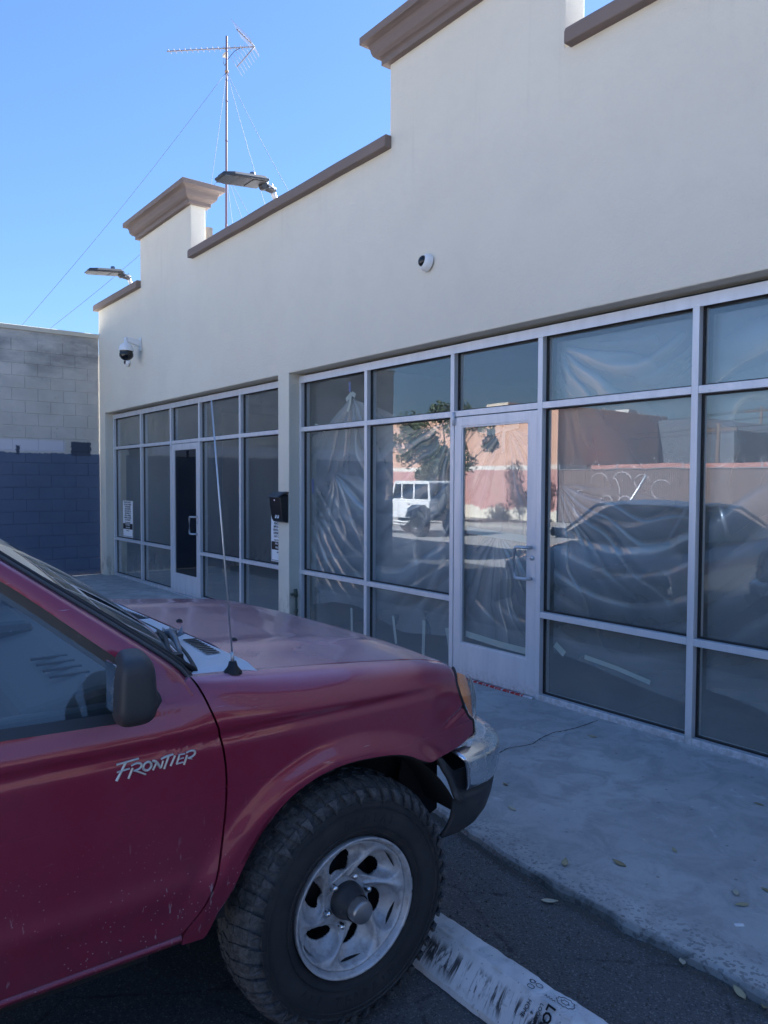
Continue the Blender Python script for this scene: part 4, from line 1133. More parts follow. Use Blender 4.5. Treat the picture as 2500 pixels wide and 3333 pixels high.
    def mir(u, v):
        a = 2*PI*u; ph = -PI/2 + PI*v
        ca, sa, cp, sp = math.cos(a), math.sin(a), math.cos(ph), math.sin(ph)
        q = lambda c_, e: math.copysign(abs(c_)**e, c_)
        x = q(sp, .35)*.098; yy = q(cp, .45)*q(ca, .6)*.050; zz = q(cp, .45)*q(sa, .5)*.083
        zz *= 1.0 - .12*(x/.098); yy *= 1.0 - .25*(zz/.083)*.4
        if yy < 0: yy *= .75
        return (sgn*(.958+x), -.716+yy+.020*(x/.098)*-1, 1.158+zz+.16*x)
    mb.grid(mir, 40, 30, flip=(sgn < 0)); mh = mb.build('mirror_housing', BLACKP, sl)
    mb = MB(); mb.tube([(sgn*.835,-.665,1.085),(sgn*.875,-.685,1.092),(sgn*.91,-.70,1.105)], [.040,.034,.030], 16); mb.build('mirror_arm', BLACKP, sl)
    mb = MB(); mb.box(min(sgn*.888,sgn*1.01), max(sgn*.888,sgn*1.01), -.7505,-.7475, 1.105,1.215); mb.build('mirror_glass', CHROME, sl)
    mb = MB(); mb.box(min(sgn*.843,sgn*.853), max(sgn*.843,sgn*.853), -1.56,-1.42,.985,1.01); mb.build('door_handle', BLACKP, dr, bevel=.004)
# lettering on the door
mb_ = [('F',[(-.7169,.9514),(-.6641,.9548)],.0073),('F',[(-.6941,.9534),(-.7173,.9127)],.0094),('F',[(-.7163,.9334),(-.6866,.9361)],.0062),('R',[(-.679,.936),(-.6892,.9124)],.008),('R',[(-.6828,.9416),(-.6711,.9453),(-.6603,.9433),(-.6567,.9374),(-.6627,.93),(-.6775,.9281)],.0058),('R',[(-.6744,.9287),(-.648,.913)],.0067),('O',[(-.6341,.9301),(-.6339,.9354),(-.6365,.94),(-.641,.9424),(-.6462,.9421),(-.6509,.9391),(-.6536,.9344),(-.6538,.929),(-.6513,.9245),(-.6468,.9221),(-.6415,.9223),(-.6369,.9253),(-.6341,.9301)],.0062),('N',[(-.6221,.9346),(-.6302,.9196)],.0076),('N',[(-.6319,.9428),(-.6221,.9397),(-.6113,.9207)],.0071),('N',[(-.6047,.9376),(-.6105,.9209)],.0067),('T',[(-.6103,.9417),(-.603,.9453),(-.5794,.9477)],.0062),('T',[(-.5908,.9448),(-.6024,.9167)],.008),('I',[(-.5744,.9441),(-.5861,.9203)],.008),('E',[(-.567,.9435),(-.5495,.9434)],.0053),('E',[(-.564,.9415),(-.5708,.9218)],.0071),('E',[(-.5671,.9327),(-.5529,.934)],.0045),('E',[(-.5721,.9221),(-.5538,.923)],.0053),('Q',[(-.5433,.9388),(-.5519,.9161)],.0076),('Q',[(-.5462,.9446),(-.5352,.9477),(-.5242,.9458),(-.522,.9379),(-.5311,.9316),(-.5424,.9304)],.0058),('Q',[(-.5421,.93),(-.5316,.9264)],.0036)]
BADGE = mat('satin badge', (.62,.66,.64), .35, .6)
k0 = None
for key in 'FRONTIEQ':
    if key == k0: continue
for key in ('F','R','O','N','T','I','E','Q'):
    mb = MB()
    for kk, pts, wd in mb_:
        if kk != key: continue
        P3 = smooth_poly(pts, 2) if len(pts) > 2 else pts
        n = len(P3); vs = []
        for i, (y, z) in enumerate(P3):
            a, b = P3[max(0,i-1)], P3[min(n-1,i+1)]; dy, dz = b[0]-a[0], b[1]-a[1]; L = math.hypot(dy, dz) or 1; ny, nz = -dz/L, dy/L
            hw = wd*.50*(1.0 if key == 'O' else (.75+.25*math.sin(PI*i/(n-1))))
            x = side_x(y, z)
            vs += [(x+.0002, y-ny*hw, z-nz*hw), (x+.0028, y-ny*hw*.55, z-nz*hw*.55), (x+.0034, y, z), (x+.0028, y+ny*hw*.55, z+nz*hw*.55), (x+.0002, y+ny*hw, z+nz*hw)]
        fs = [(5*i+k, 5*i+5+k, 5*i+6+k, 5*i+1+k) for i in range(n-1) for k in range(4)]
        fs += [tuple(range(5)), tuple((n-1)*5+k for k in reversed(range(5)))]
        mb.add(vs, fs)
    mb.build('badge_letter', BADGE, TR_)
# bonnet
ZC = [(-.34,1.124),(-.31,1.122),(-.04,1.106),(.10,1.090),(.20,1.075),(.30,1.056),(.40,1.030),(.50,.998),(.58,.962),(.66,.918),(.71,.880)]
ZE = [(-.34,1.108),(-.31,1.104),(-.04,1.085),(.215,1.061),(.30,1.046),(.396,1.021),(.44,.999),(.5,.968),(.6,.91),(.71,.86)]
def hood_w(y): return .756 - .5*max(0, y-.12)**2
def hood(u, v):
    s = u*2-1
    yb = -.312 - .004*abs(s)
    yf = .715 - .292*abs(s)**2.3
    y = yb + (yf-yb)*v
    x = s*hood_w(y)
    e = abs(s)**3
    z = interp(ZC, y)*(1-e) + interp(ZE, y)*e
    z += .006*math.exp(-((abs(s)-.60)/.10)**2)*sm((.45-y)/.3)          # raised shoulders
    z -= .018*sm((v-.93)/.07)**2*(1-.3*e)
    return (x, y, z)
mb = MB(); mb.grid(hood, 90, 90)
ed = [hood(i/90, 0) for i in range(91)] + [hood(1, j/90) for j in range(1, 91)] + [hood(1-i/90, 1) for i in range(1, 91)] + [hood(0, 1-j/90) for j in range(1, 90)]
n = len(ed); mb.add(ed + [(a*.996, b, c-.022) for a, b, c in ed], [(k, (k+1) % n, (k+1) % n+n, k+n) for k in range(n)])
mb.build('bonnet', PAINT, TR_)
for (x, y) in ((.021,-.250),(.428,-.225)):
    mb = MB()
    mb.grid(lambda u, v: (x+.017*math.cos(2*PI*u)*math.cos(v*PI/2), y+.011*math.sin(2*PI*u)*math.cos(v*PI/2), interp(ZC, y)+.010*math.sin(v*PI/2)), 18, 6); mb.build('washer_nozzle', GASKET, TR_)
# silver cowl panel between bonnet and windscreen
def ws_base(x): return -.365 - .105*(abs(x)/.70)**2.0
def cowl(u, v):
    s = u*2-1; x = s*(.775)
    yr = ws_base(min(.72, abs(x)))-.012 if abs(x) < .70 else -.470-.035*sm((abs(x)-.70)/.07)
    yf = -.319 + .004*abs(s)
    y = yr + (yf-yr)*v
    z = 1.117 + .004*(1-s*s) - .012*sm((abs(x)-.70)/.075) - .004*math.sin(PI*v)*0
    return (x, y, z)
mb = MB(); mb.grid(cowl, 80, 12)
ed = [cowl(i/80, 0) for i in range(81)] + [cowl(1, j/12) for j in range(1, 13)] + [cowl(1-i/80, 1) for i in range(1, 81)] + [cowl(0, 1-j/12) for j in range(1, 12)]
n = len(ed); mb.add(ed + [(a, b, c-.03) for a, b, c in ed], [(k, (k+1) % n, (k+1) % n+n, k+n) for k in range(n)])
cw_ = mb.build('cowl_panel', COWL, TR_)
for sgn, x0_ in ((1, .355), (-1, .10)):
    for k in range(9):
        mb = MB(); xa = x0_ + k*.027
        if sgn < 0: xa = -.10 - k*.027
        yk = -.375 - .002*k; 
        vs = [(xa-.007,yk+.012,1.1215),(xa+.007,yk+.010,1.1215),(xa+.009,yk+.052,1.1205),(xa-.005,yk+.054,1.1205)]
        dz = .0022 - .0035*(abs(xa)>.6)
        mb.add([(a, b, c+dz) for a, b, c in vs] + [(a, b, c+dz-.001) for a, b, c in vs], [(0,1,2,3),(7,6,5,4),(0,4,5,1),(1,5,6,2),(2,6,7,3),(3,7,4,0)]); mb.build('vent_slot', GASKET, cw_)
# hole and torn cover where the wiper spindle was, plus the parked wiper arm
mb = MB(); pts = blob(.235,-.362,.050,.016,.25,18,.6); mb.add([(x, y, 1.1245) for x, y in pts[:-1]] + [(x, y, 1.120) for x, y in pts[:-1]], [tuple(range(18))]); mb.build('spindle_hole', mat('rust dark', (.03,.018,.012), .9), cw_)
rg = random.Random(11)
for i, (x, y, s, tz_) in enumerate(((.20,-.345,.035,.016),(.27,-.340,.025,.022),(.305,-.375,.03,.020),(.34,-.385,.035,.026),(.17,-.375,.035,.010))):
    mb = MB(); vs = [(x+rg.uniform(-s,s), y+rg.uniform(-s,s)*.6, 1.124+rg.uniform(0,tz_)) for _ in range(4)]
    vs2 = [(a, b, c+.003) for a, b, c in vs]; mb.add(vs+vs2, [(0,1,2,3),(4,5,6,7),(0,4,5,1),(1,5,6,2),(2,6,7,3),(3,7,4,0)]); mb.build('torn_cover', mat('faded grey plastic', (.22,.24,.27), .5), cw_)
mb = MB(); mb.tube([(.345,-.400,1.135),(.345,-.400,1.158)], .020, 14); mb.tube([(.345,-.400,1.150),(.45,-.425,1.150),(.60,-.470,1.150),(.675,-.492,1.150)], [.012,.009,.007,.005], 8); mb.build('wiper_arm', mat('wiper grey', (.13,.145,.17), .45, .3), cw_)
mb = MB(); mb.tube([(.30,-.425,1.150),(.45,-.455,1.158),(.60,-.500,1.156),(.69,-.515,1.148)], .006, 6); mb.box(.655,.690,-.520,-.492,1.140,1.158); mb.build('wiper_blade', GASKET, cw_)
# radio aerial
mb = MB(); mb.lathe([(1.108,.026),(1.114,.024),(1.126,.014),(1.140,.010),(1.140,0)], 'z', 18, (.775,-.388,0)); mb.build('aerial_base', GASKET, TR_)
mb = MB(); mb.tube([(.775,-.388,1.138),(.7735,-.389,1.165)], [.0055,.0045], 8); mb.tube([(.7735,-.389,1.165),(.735,-.428,1.84)], [.0026,.0020], 6); mb.build('aerial', GALV, TR_)
# windscreen
def wsf(u, v):
    s = u*2-1; hw = .715 - .150*v; x = s*hw; yb = ws_base(abs(s)*.70)-.004; 
    z = 1.112 + (1.550-1.112)*v
    y = yb - (z-1.112)/.70
    return (x, y + .018*math.sin(PI*v)*(1-abs(s)**3), z + .010*math.sin(PI*v))
mb = MB(); mb.grid(wsf, 40, 20); wo = mb.build('windscreen', CARGLASS, TR_)
mb = MB(); rim = [wsf(0, 1-j/20) for j in range(21)] + [wsf(i/40, 0) for i in range(1, 41)] + [wsf(1, j/20) for j in range(1, 21)] 
mb.tube([(a*1.004, b+.004, c+.003) for a, b, c in rim], .008, 6); mb.build('windscreen_rubber', GASKET, wo)
# roof and rear of cab, bed
mb = MB()
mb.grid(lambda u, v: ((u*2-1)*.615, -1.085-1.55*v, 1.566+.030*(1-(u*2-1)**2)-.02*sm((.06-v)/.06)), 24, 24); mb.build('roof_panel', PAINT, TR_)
for sgn in (1, -1):
    mb = MB(); coons(mb, [(-2.66,.476),(-2.66,1.07)], [(-1.606,.476),(-1.606,1.068)], [(-2.66,.476),(-1.606,.476)], [(-2.66,1.07),(-1.606,1.068)], 20, 30, side_x, sgn); mb.build('rear_cab_panel', PAINT, TR_)
    mb = MB(); mb.grid(lambda u, v: (sgn*(side_x(-2, 1.07+.49*v)), -2.66+1.05*u, 1.07+.50*v), 2, 8, flip=(sgn<0), keep=lambda u, v: v < .1 or v > .82 or u < .12 or u > .8); mb.build('rear_pillar', PAINT, TR_)
    mb = MB(); mb.grid(lambda u, v: (sgn*(side_x(-2, 1.07+.49*v)-.012), -2.62+.95*u, 1.08+.46*v), 2, 4, flip=(sgn<0)); mb.build('quarter_glass', CARGLASS, TR_)
    mb = MB(); arc2 = [(-3.42+.0,.45)] + [(-2.95+.47*math.cos(a), .345+.475*math.sin(a)) for a in [R(q) for q in range(168, 11, -12)]] + [(-2.48-.0,.45)]
    bot2 = [(-4.15,.47),(-3.44,.45)] + [(-2.95-.47*math.cos(R(12+q)), .345+.475*math.sin(R(12+q))) for q in range(0, 157, 12)][:] 
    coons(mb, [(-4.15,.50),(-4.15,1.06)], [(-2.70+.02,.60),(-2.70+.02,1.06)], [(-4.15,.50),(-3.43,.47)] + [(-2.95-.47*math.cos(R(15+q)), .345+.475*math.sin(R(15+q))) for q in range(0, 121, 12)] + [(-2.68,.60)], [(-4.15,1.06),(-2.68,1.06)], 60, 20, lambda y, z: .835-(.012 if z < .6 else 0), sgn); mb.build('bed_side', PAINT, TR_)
mb = MB(); mb.box(-.80,.80,-2.70,-2.66,.5,1.57-.02); mb.box(-.80,.80,-4.15,-4.11,.55,1.05); mb.box(-.80,.80,-4.11,-2.70,.58,.60); mb.build('bed_and_cab_back', PAINT, TR_)
# dark structure behind the panels
mb = MB(); mb.box(-.70,.70,-4.0,-.60,.36,.46); mb.box(-.55,.55,-.60,.48,.55,.88); mb.box(-.79,-.74,-1.6,-.56,.47,1.02); mb.box(.74,.79,-1.6,-.56,.47,1.02)
mb.box(-.81,-.765,-.60,-.43,.47,1.07); mb.box(.765,.81,-.60,-.43,.47,1.07); mb.box(-.42,-.34,-3.9,.62,.36,.47); mb.box(.34,.42,-3.9,.62,.36,.47)
mb.build('chassis', DARK, TR_)
for sgn in (1, -1):
    mb = MB()   # inner wheel housing
    mb.grid(lambda u, v: (sgn*(.40+.405*v), -.045-.485*math.cos(R(8+150*u)), .345+.485*math.sin(R(8+150*u))), 24, 4, flip=(sgn<0))
    mb.grid(lambda u, v: (sgn*.42, -.53+.87*u, .47+.55*v), 2, 2)
    mb.build('wheel_housing', DARK, TR_)
    mb = MB()   # ragged splash shield ends
    mb.add([(sgn*.62,.33,.80),(sgn*.62,.46,.78),(sgn*.62,.46,.47),(sgn*.62,.42,.455),(sgn*.62,.40,.49),(sgn*.62,.37,.475),(sgn*.62,.34,.53),(sgn*.62,.31,.52),(sgn*.62,.29,.62)], [tuple(range(9))]); mb.build('splash_shield', DARK, TR_)
    mb = MB(); mb.tube([(sgn*.42,0,.33),(sgn*.70,0,.345)], .035, 10); mb.tube([(sgn*.45,.02,.40),(sgn*.60,.02,.62)], .03, 10); mb.build('suspension_arm', DARK, TR_)
# cabin
mb = MB(); mb.box(-.74,.74,-2.6,-.55,.46,.50); mb.build('cabin_floor', CABIN, TR_)
mb = MB()
mb.prism([(-.95,1.00),(-.90,1.075),(-.72,1.110),(-.55,1.105),(-.48,1.085),(-.52,.70),(-.80,.70)], -.72, .72, 'yz'); mb.build('dashboard', CABIN, TR_, bevel=.02)
for x_ in (.30,.38,.46,.54):
    mb = MB(); mb.box(x_, x_+.012, -.80, -.70, 1.106, 1.113); mb.build('dash_vent', GASKET, TR_)
mb = MB(); mb.box(-.60,-.14,-.90,-.70,1.085,1.145); mb.build('instrument_hood', BLACKP, TR_, bevel=.03)
mb = MB(); mb.box(.20,.62,-.925,-.90,.80,.98); mb.build('glove_box', mat('pale cabin trim', (.22,.22,.215), .7), TR_, bevel=.01)
mb = MB(); mb.box(.05,.11,-.96,-.90,.99,1.06); mb.build('centre_vent', GASKET, TR_, bevel=.005)
mb = MB(); mb.tube([(-.36+.185*math.cos(a), -1.02+.185*math.sin(a)*.45*-1+0, 1.03+.185*math.sin(a)*.89) for a in [2*PI*k/28 for k in range(29)]], .014, 8, False); mb.tube([(-.36,-.92,.97),(-.36,-1.02,1.03)], .03, 10); mb.build('steering_wheel', BLACKP, TR_)
for sx in (-.37,.37):
    st = empty('seat', (sx,-1.55,.50)); st.parent = TR_
    mb = MB(); mb.prism([(-.25,.0),(.27,.0),(.29,.12),(.24,.17),(-.25,.14)], -.25, .25, 'yz'); mb.build('seat_base', SEAT, st, bevel=.03)
    mb = MB(); mb.prism([(-.24,.12),(-.12,.12),(-.26,.66),(-.36,.66)], -.24, .24, 'yz'); mb.build('seat_back', SEAT, st, bevel=.03)
    mb = MB(); mb.prism([(-.28,.68),(-.36,.68),(-.39,.84),(-.31,.85)], -.12, .12, 'yz'); mb.build('headrest', SEAT, st, bevel=.025)
for sgn in (1, -1):
    mb = MB(); mb.box(min(sgn*.70,sgn*.735), max(sgn*.70,sgn*.735), -1.58,-.58,.50,1.07); mb.build('door_trim', CABIN, TR_, bevel=.01)
mb = MB(); mb.grid(lambda u, v: ((u*2-1)*.60, -1.12-1.5*v, 1.545), 2, 2); mb.build('headlining', mat('pale headlining', (.40,.41,.40), .9), TR_)
mb = MB(); mb.box(.10,.55,-1.42,-1.05,.78,.98); mb.box(.12,.50,-1.36,-1.08,.981,1.02); mb.build('black_crate', mat('crate black', (.02,.02,.022), .7), TR_, bevel=.006)
mb = MB(); mb.tube([(0,-1.02,1.49),(0,-.97,1.46)], .01, 8); mb.box(-.11,.11,-1.0,-.975,1.42,1.475); mb.build('rear_view_mirror', BLACKP, TR_, bevel=.008)
# front: bumper, valance, lamps, grille
PLAN = [(.832,.355),(.829,.45),(.806,.560),(.725,.652),(.60,.712),(.30,.790),(0,.812)]
pc = smooth_poly(PLAN, 3); pc = pc + [(-a, b) for a, b in reversed(pc[:-1])]; pf = arc_param(pc)
def plan(u, off):
    a, b, c = pf(max(0,u-.004)), pf(u), pf(min(1,u+.004)); dx, dy = c[0]-a[0], c[1]-a[1]; L = math.hypot(dx, dy)
    nx, ny = (-dy/L, dx/L)
    return (b[0]-nx*-off*-1*-1 if False else b[0] + off*(-dy/L)*-1*-1*(-1)*(-1) if False else b[0]+off*(dy/L)*-1, b[1]+off*(dx/L)*1*(1)) if False else (b[0] + (-dy/L)*(-off), b[1] + (dx/L)*(-off))
def outward(u, off):
    a, b, c = pf(max(0,u-.004)), pf(u), pf(min(1,u+.004)); dx, dy = c[0]-a[0], c[1]-a[1]; L = math.hypot(dx, dy)
    # travelling from +x side round the nose to -x: outward is to the right of travel... (dy,-dx)
    return (b[0] + off*dy/L, b[1] - off*dx/L)
CH = [(-.085,.748),(-.045,.744),(-.012,.733),(-.003,.724),(.0,.715),(.001,.690),(-.001,.655),(-.006,.628),(-.016,.612),(-.034,.606)]
ua, ub = .008, .992
def chf(u, v):
    uu = ua + (ub-ua)*u
    k = v*(len(CH)-1); i = min(int(k), len(CH)-2); t = k-i
    o_, z = CH[i][0]+(CH[i+1][0]-CH[i][0])*t, CH[i][1]+(CH[i+1][1]-CH[i][1])*t
    # ends taper: bottom edge pulled forward
    x, y = outward(uu, o_ + .004)
    return (x, y, z)
mb = MB()
def chf2(u, v):
    sh = .030*v           # lower part of the end starts further forward
    e = (1-sm(u/.05))*sh; e2 = (1-sm((1-u)/.05))*sh
    uu = ua + (ub-ua)*u + e*.75 - e2*.75
    k = v*(len(CH)-1); i = min(int(k), len(CH)-2); t = k-i
    o_, z = CH[i][0]+(CH[i+1][0]-CH[i][0])*t, CH[i][1]+(CH[i+1][1]-CH[i][1])*t
    x, y = outward(uu, o_+.010); return (x, y, z)
mb.grid(chf2, 120, 27)
ob = mb.build('chrome_bumper', CHROME, TR_); q = ob.modifiers.new('s','SOLIDIFY'); q.thickness = .006; q.offset = -1
gC = NG(CHROME); Pc = gC.pos(True); gC.rough(gC.ramp(gC.noise(Pc, 12, 5, .7), [(.35,.10),(.7,.38)])); gC.col(gC.mix(gC.ramp(gC.noise(Pc, 18, 6, .75), [(.58,0),(.7,.7)]), (.70,.72,.75), (.42,.38,.33)))
def valf(u, v):
    zt_ = .748 - .075*sm((min(u, 1-u)-.006)/.02)
    z = zt_ + (.450-zt_)*v
    o_ = interp([(.45,-.055),(.50,-.030),(.55,-.014),(.595,-.006),(.615,-.030),(.75,-.034)], z) - .002
    if z > .595: o_ += .030*(1-sm((u-.004)/.02)) + .030*(1-sm((1-u-.004)/.02))
    yr = interp([(.45,.345),(.481,.360),(.525,.366),(.582,.362),(.623,.355),(.669,.336),(.704,.312),(.748,.290)], z)
    # start on the rear edge, then follow the nose plan
    ext = (1-sm(u/.10)); ext2 = (1-sm((1-u)/.10))
    x, y = outward(u, o_)
    lift = .0
    if ext > 0: y += (yr-.355)*ext
    if ext2 > 0: y += (yr-.355)*ext2
    # lower edge rises slightly toward the nose
    if v > .8: z += (v-.8)/.2*.020*sm((y-.40)/.25)
    return (x, y, z)
mb = MB(); mb.grid(valf, 140, 24); ob = mb.build('bumper_valance', BLACKP, TR_); q = ob.modifiers.new('s','SOLIDIFY'); q.thickness = .012; q.offset = -1
# lamps
LP = [(.800,.395),(.785,.455),(.752,.515),(.700,.575),(.62,.62),(.50,.655)]
def lampf(u0, u1, off):
    lf = arc_param(smooth_poly(LP, 2))
    def f(u, v):
        z = .800 + (.190 - .100*sm((u0+(u1-u0)*u)/.9))*v
        he = interp([(.78,.478),(.822,.472),(.85,.438),(.895,.404),(.935,.388),(.968,.386),(.988,.398)], z)
        uu = u0 + (u1-u0)*u; x, y = lf(uu)
        y0_ = he + .008; xs_ = side_x(he, z) - .008
        k = 1 - sm(uu/.45)
        # near the fender the lens starts on the fender edge
        y2 = y + (y0_ - .395)*k; x2 = x + (xs_ - .800)*k
        c_ = .5*math.sin(PI*v)
        return ((x2 + off*.7 - .016*(1-math.sin(PI*v))*(1)), y2 + off*.7 - .020*(v)**2*.8 + .004, z)
    return f
for sgn in (1, -1):
    S_ = lambda fn: (lambda u, v: (sgn*fn(u, v)[0], fn(u, v)[1], fn(u, v)[2]))
    mb = MB(); mb.grid(S_(lampf(.10,.34,-.014)), 16, 16); mb.build('amber_reflector', AMBER, TR_)
    mb = MB(); mb.grid(S_(lampf(.36,1,-.04)), 16, 12); mb.build('lamp_bowl', CHROME, TR_)
    mb = MB(); mb.grid(S_(lampf(0,1,.0)), 40, 20); mb.build('headlamp_lens', m_glass('lamp lens', (.93,.95,.97), .10, 1.6), TR_)
    mb = MB(); mb.tube([(sgn*(side_x(y, z)-.006), y+.006, z) for y, z in smooth_poly(HL, 2)], .0065, 8); mb.build('lamp_gasket', GASKET, TR_)
    mb = MB(); mb.box(min(sgn*.50,sgn*.76), max(sgn*.50,sgn*.76), .30,.44,.78,.93); mb.build('lamp_housing', DARK, TR_)
mb = MB()
for k in range(4): mb.box(-.46,.46,.655,.690,.755+k*.028,.764+k*.028)
mb.build('grille', CHROME, TR_); mb = MB(); mb.box(-.48,.48,.60,.655,.62,.855); mb.build('grille_back', DARK, TR_)
# wheels
def wheel(y, sgn, detail=True):
    w_ = empty('wheel', (0,y,.345)); w_.parent = TR_
    ZR = .352
    prof = [(.575,.20),(.585,.21),(.583,.27),(.580,.315),(.590,.345),(.605,.362),(.64,.3705),(.69,.372),(.735,.3695),(.768,.360),(.785,.345),(.796,.325),(.803,.300),(.806,.275),(.804,.250),(.797,.228),(.786,.212),(.772,.203),(.75,.198)]
    mb = MB(); mb.lathe([(sgn*a, r) for a, r in prof], 'x', 128); ty = mb.build('tyre', RUBBER, w_)
    # tread lugs: centre blocks and shoulder lugs standing proud
    lg = MB(); rg = random.Random(3)
    NL = 46
    def lug(pts, r0, r1, ph):
        # pts in (x, angle) ; builds a block between radii
        n = len(pts); vs = []
        for rr in (r0, r1):
            for (x, a) in pts:
                rad = rr if not callable(rr) else rr(x)
                vs.append((sgn*x, rad*math.cos(a+ph), rad*math.sin(a+ph)))
        lg.add(vs, [tuple(range(n)), tuple(reversed(range(n, 2*n)))] + [(i, (i+1) % n, (i+1) % n+n, i+n) for i in range(n)])
    crown = lambda x: interp([(.57,.350),(.60,.365),(.64,.3755),(.69,.3768),(.74,.3745),(.775,.366),(.795,.352)], x)
    base = lambda x: crown(x)-.0075
    for k in range(NL):
        ph = 2*PI*k/NL; da = 2*PI/NL
        j = rg.uniform(-.06,.06)*da
        # outer shoulder lug wrapping to the sidewall
        lug([(.742,.08*da+j),(.792,.02*da+j),(.792,.60*da+j),(.742,.66*da+j)], base, crown, ph)
        lug([(.706,.30*da),(.735,.12*da),(.735,.62*da),(.712,.78*da)], base, crown, ph)
        lug([(.668,.05*da),(.698,.25*da),(.700,.62*da),(.672,.50*da)], base, crown, ph)
        lug([(.632,.55*da),(.660,.35*da),(.662,.85*da),(.636,.98*da)], base, crown, ph)
        lug([(.585,.40*da),(.622,.45*da),(.622,.98*da),(.585,.92*da)], base, crown, ph)
        # side biters on the shoulder of the sidewall, jagged
        L = .030 + .010*(k % 2) + rg.uniform(-.004,.004)
        a0, a1 = .05*da, .58*da
        vs = []
        for (rr, x, t) in ((.356,.790,0),(.356,.790,1),(.353-L*.5,.806,.9-.25*(k%2)),(.353-L,.8055,.55),(.353-L*.5,.806,.18)):
            a = a0+(a1-a0)*t; vs.append((sgn*(x+.004), rr*math.cos(a+ph), rr*math.sin(a+ph)))
        vs2 = [(v[0]-sgn*.012, v[1], v[2]) for v in vs]
        lg.add(vs+vs2, [tuple(range(5)), tuple(reversed(range(5, 10)))] + [(i, (i+1) % 5, (i+1) % 5+5, i+5) for i in range(5)])
    t2 = lg.build('tread_blocks', RUBBER, ty); t2['kind'] = 'stuff'
    # raised rings and blocks of sidewall relief
    rl = MB()
    for r_, xx in ((.318,.8015),(.236,.8035),(.300,.8055)):
        rl.lathe([(sgn*(xx-.004), r_-.0022),(sgn*(xx+.0022), r_-.001),(sgn*(xx+.0022), r_+.001),(sgn*(xx-.004), r_+.0022)], 'x', 128)
    rl.build('sidewall_ring', RUBBER, ty)
    for word, a0 in (('ALL TERRAIN', 262), ('BFG' if False else 'RADIAL', 80)):
        for i, ch in enumerate(word):
            if ch == ' ': continue
            ang = R(a0 + (i-(len(word)-1)/2)*7.2*(1 if a0 > 180 else -1))
            rr = .268
            up = Vector((0, math.cos(ang), math.sin(ang)))
            if a0 > 180: up = -up
            xn = Vector((sgn,0,0)); e1 = up.cross(xn)
            M_ = Matrix((e1, up, xn)).transposed().to_4x4(); M_.translation = Vector((sgn*.8045, rr*math.cos(ang), rr*math.sin(ang)))
            text(ch, .034, RUBBER, M_, ty, 'raised_letter', bold=.001, ext=.0022)
    # alloy rim: one dished disc with six swirling scoops and windows
    mb = MB(); mb.lathe([(sgn*a, r) for a, r in [(.745,.176),(.772,.188),(.781,.1925),(.786,.1965),(.795,.1985),(.800,.2025),(.802,.207),(.799,.2085),(.790,.2080),(.770,.204)]], 'x', 144); rim_ = mb.build('rim', ALLOY, w_)
    NR, NA = 60, 288
    def scoop(r, a):
        k = 6; t = (r-.075)/(.186-.075)
        sw_a = a - .42*(1-max(0,min(1,t)))**1.2          # spokes swirl
        ph = (sw_a*k/(2*PI)) % 1.0
        return t, ph
    def depth(r, a):
        t, ph = scoop(r, a)
        if r < .070: return -.058, False
        if t >= 1.0: return -.010, False
        c_ = (ph-.5)*2                       # -1..1 across a sector, spokes at the ends
        # spoke crest: narrow, bends with radius
        spoke = math.exp(-((1-abs(c_))/.13)**2)
        crest = -.013 - .036*(1-t)**1.5
        # scooped shell leaning to one side, its floor opening on the window
        e = ((c_-.06)/.88)**2 + ((t-.54)/.50)**2
        shell = max(0., 1-e)**.55
        z = crest - (.048*shell)*(1-.40*c_) - .008*(1-spoke)*(1-max(0,(t-.8)/.2))
        tt = (t-.40)/.27; cc = (c_+.10)/(.56-.10*tt)
        hole = abs(tt)**2.6 + abs(cc)**2.6 < 1.0
        return z, hole
    vs = []; fs = []; hole = {}
    rs = [.040 + (.188-.040)*i/NR for i in range(NR+1)]
    for i, r_ in enumerate(rs):
        for k in range(NA):
            a = 2*PI*k/NA; d, h = depth(r_, a); hole[(i,k)] = h
            vs.append((sgn*(.795+d), r_*math.cos(a), r_*math.sin(a)))
    for i in range(NR):
        for k in range(NA):
            k2 = (k+1) % NA
            if hole[(i,k)] and hole[(i+1,k2)]: continue
            fs.append((i*NA+k, i*NA+k2, (i+1)*NA+k2, (i+1)*NA+k))
    mb = MB(); mb.add(vs, fs, True); dk = mb.build('spoke_disc', ALLOY, rim_); q = dk.modifiers.new('s','SOLIDIFY'); q.thickness = .006; q.offset = -1 
    mb = MB(); mb.lathe([(sgn*.62,.0),(sgn*.62,.155),(sgn*.70,.172),(sgn*.76,.178)], 'x', 64); mb.lathe([(sgn*.665,0),(sgn*.665,.130),(sgn*.65,.130)], 'x', 48); mb.build('barrel', DARK, rim_)
    # hub cap and locking hub
    mb = MB(); mb.lathe([(sgn*.735,.0560),(sgn*.752,.0555),(sgn*.768,.0500),(sgn*.772,.046),(sgn*.795,.043),(sgn*.802,.039)], 'x', 40); hbk = mb.build('hub', BLACKP, w_)
    mb = MB(); mb.lathe([(sgn*.798,.0365),(sgn*.826,.0350),(sgn*.834,.0325),(sgn*.8365,.0285),(sgn*.837,.0)], 'x', 40); mb.build('hub_cap', mat('dull hub metal', (.34,.34,.35), .38, .8), hbk)
    for k in range(6):
        a = 2*PI*k/6 + .2; c_ = (0, .0745*math.cos(a), .0745*math.sin(a))
        mb = MB(); mb.lathe([(sgn*.737,.0105),(sgn*.757,.0100),(sgn*.762,.006),(sgn*.763,0)], 'x', 12, c_); mb.build('lug_nut', CHROME, rim_)
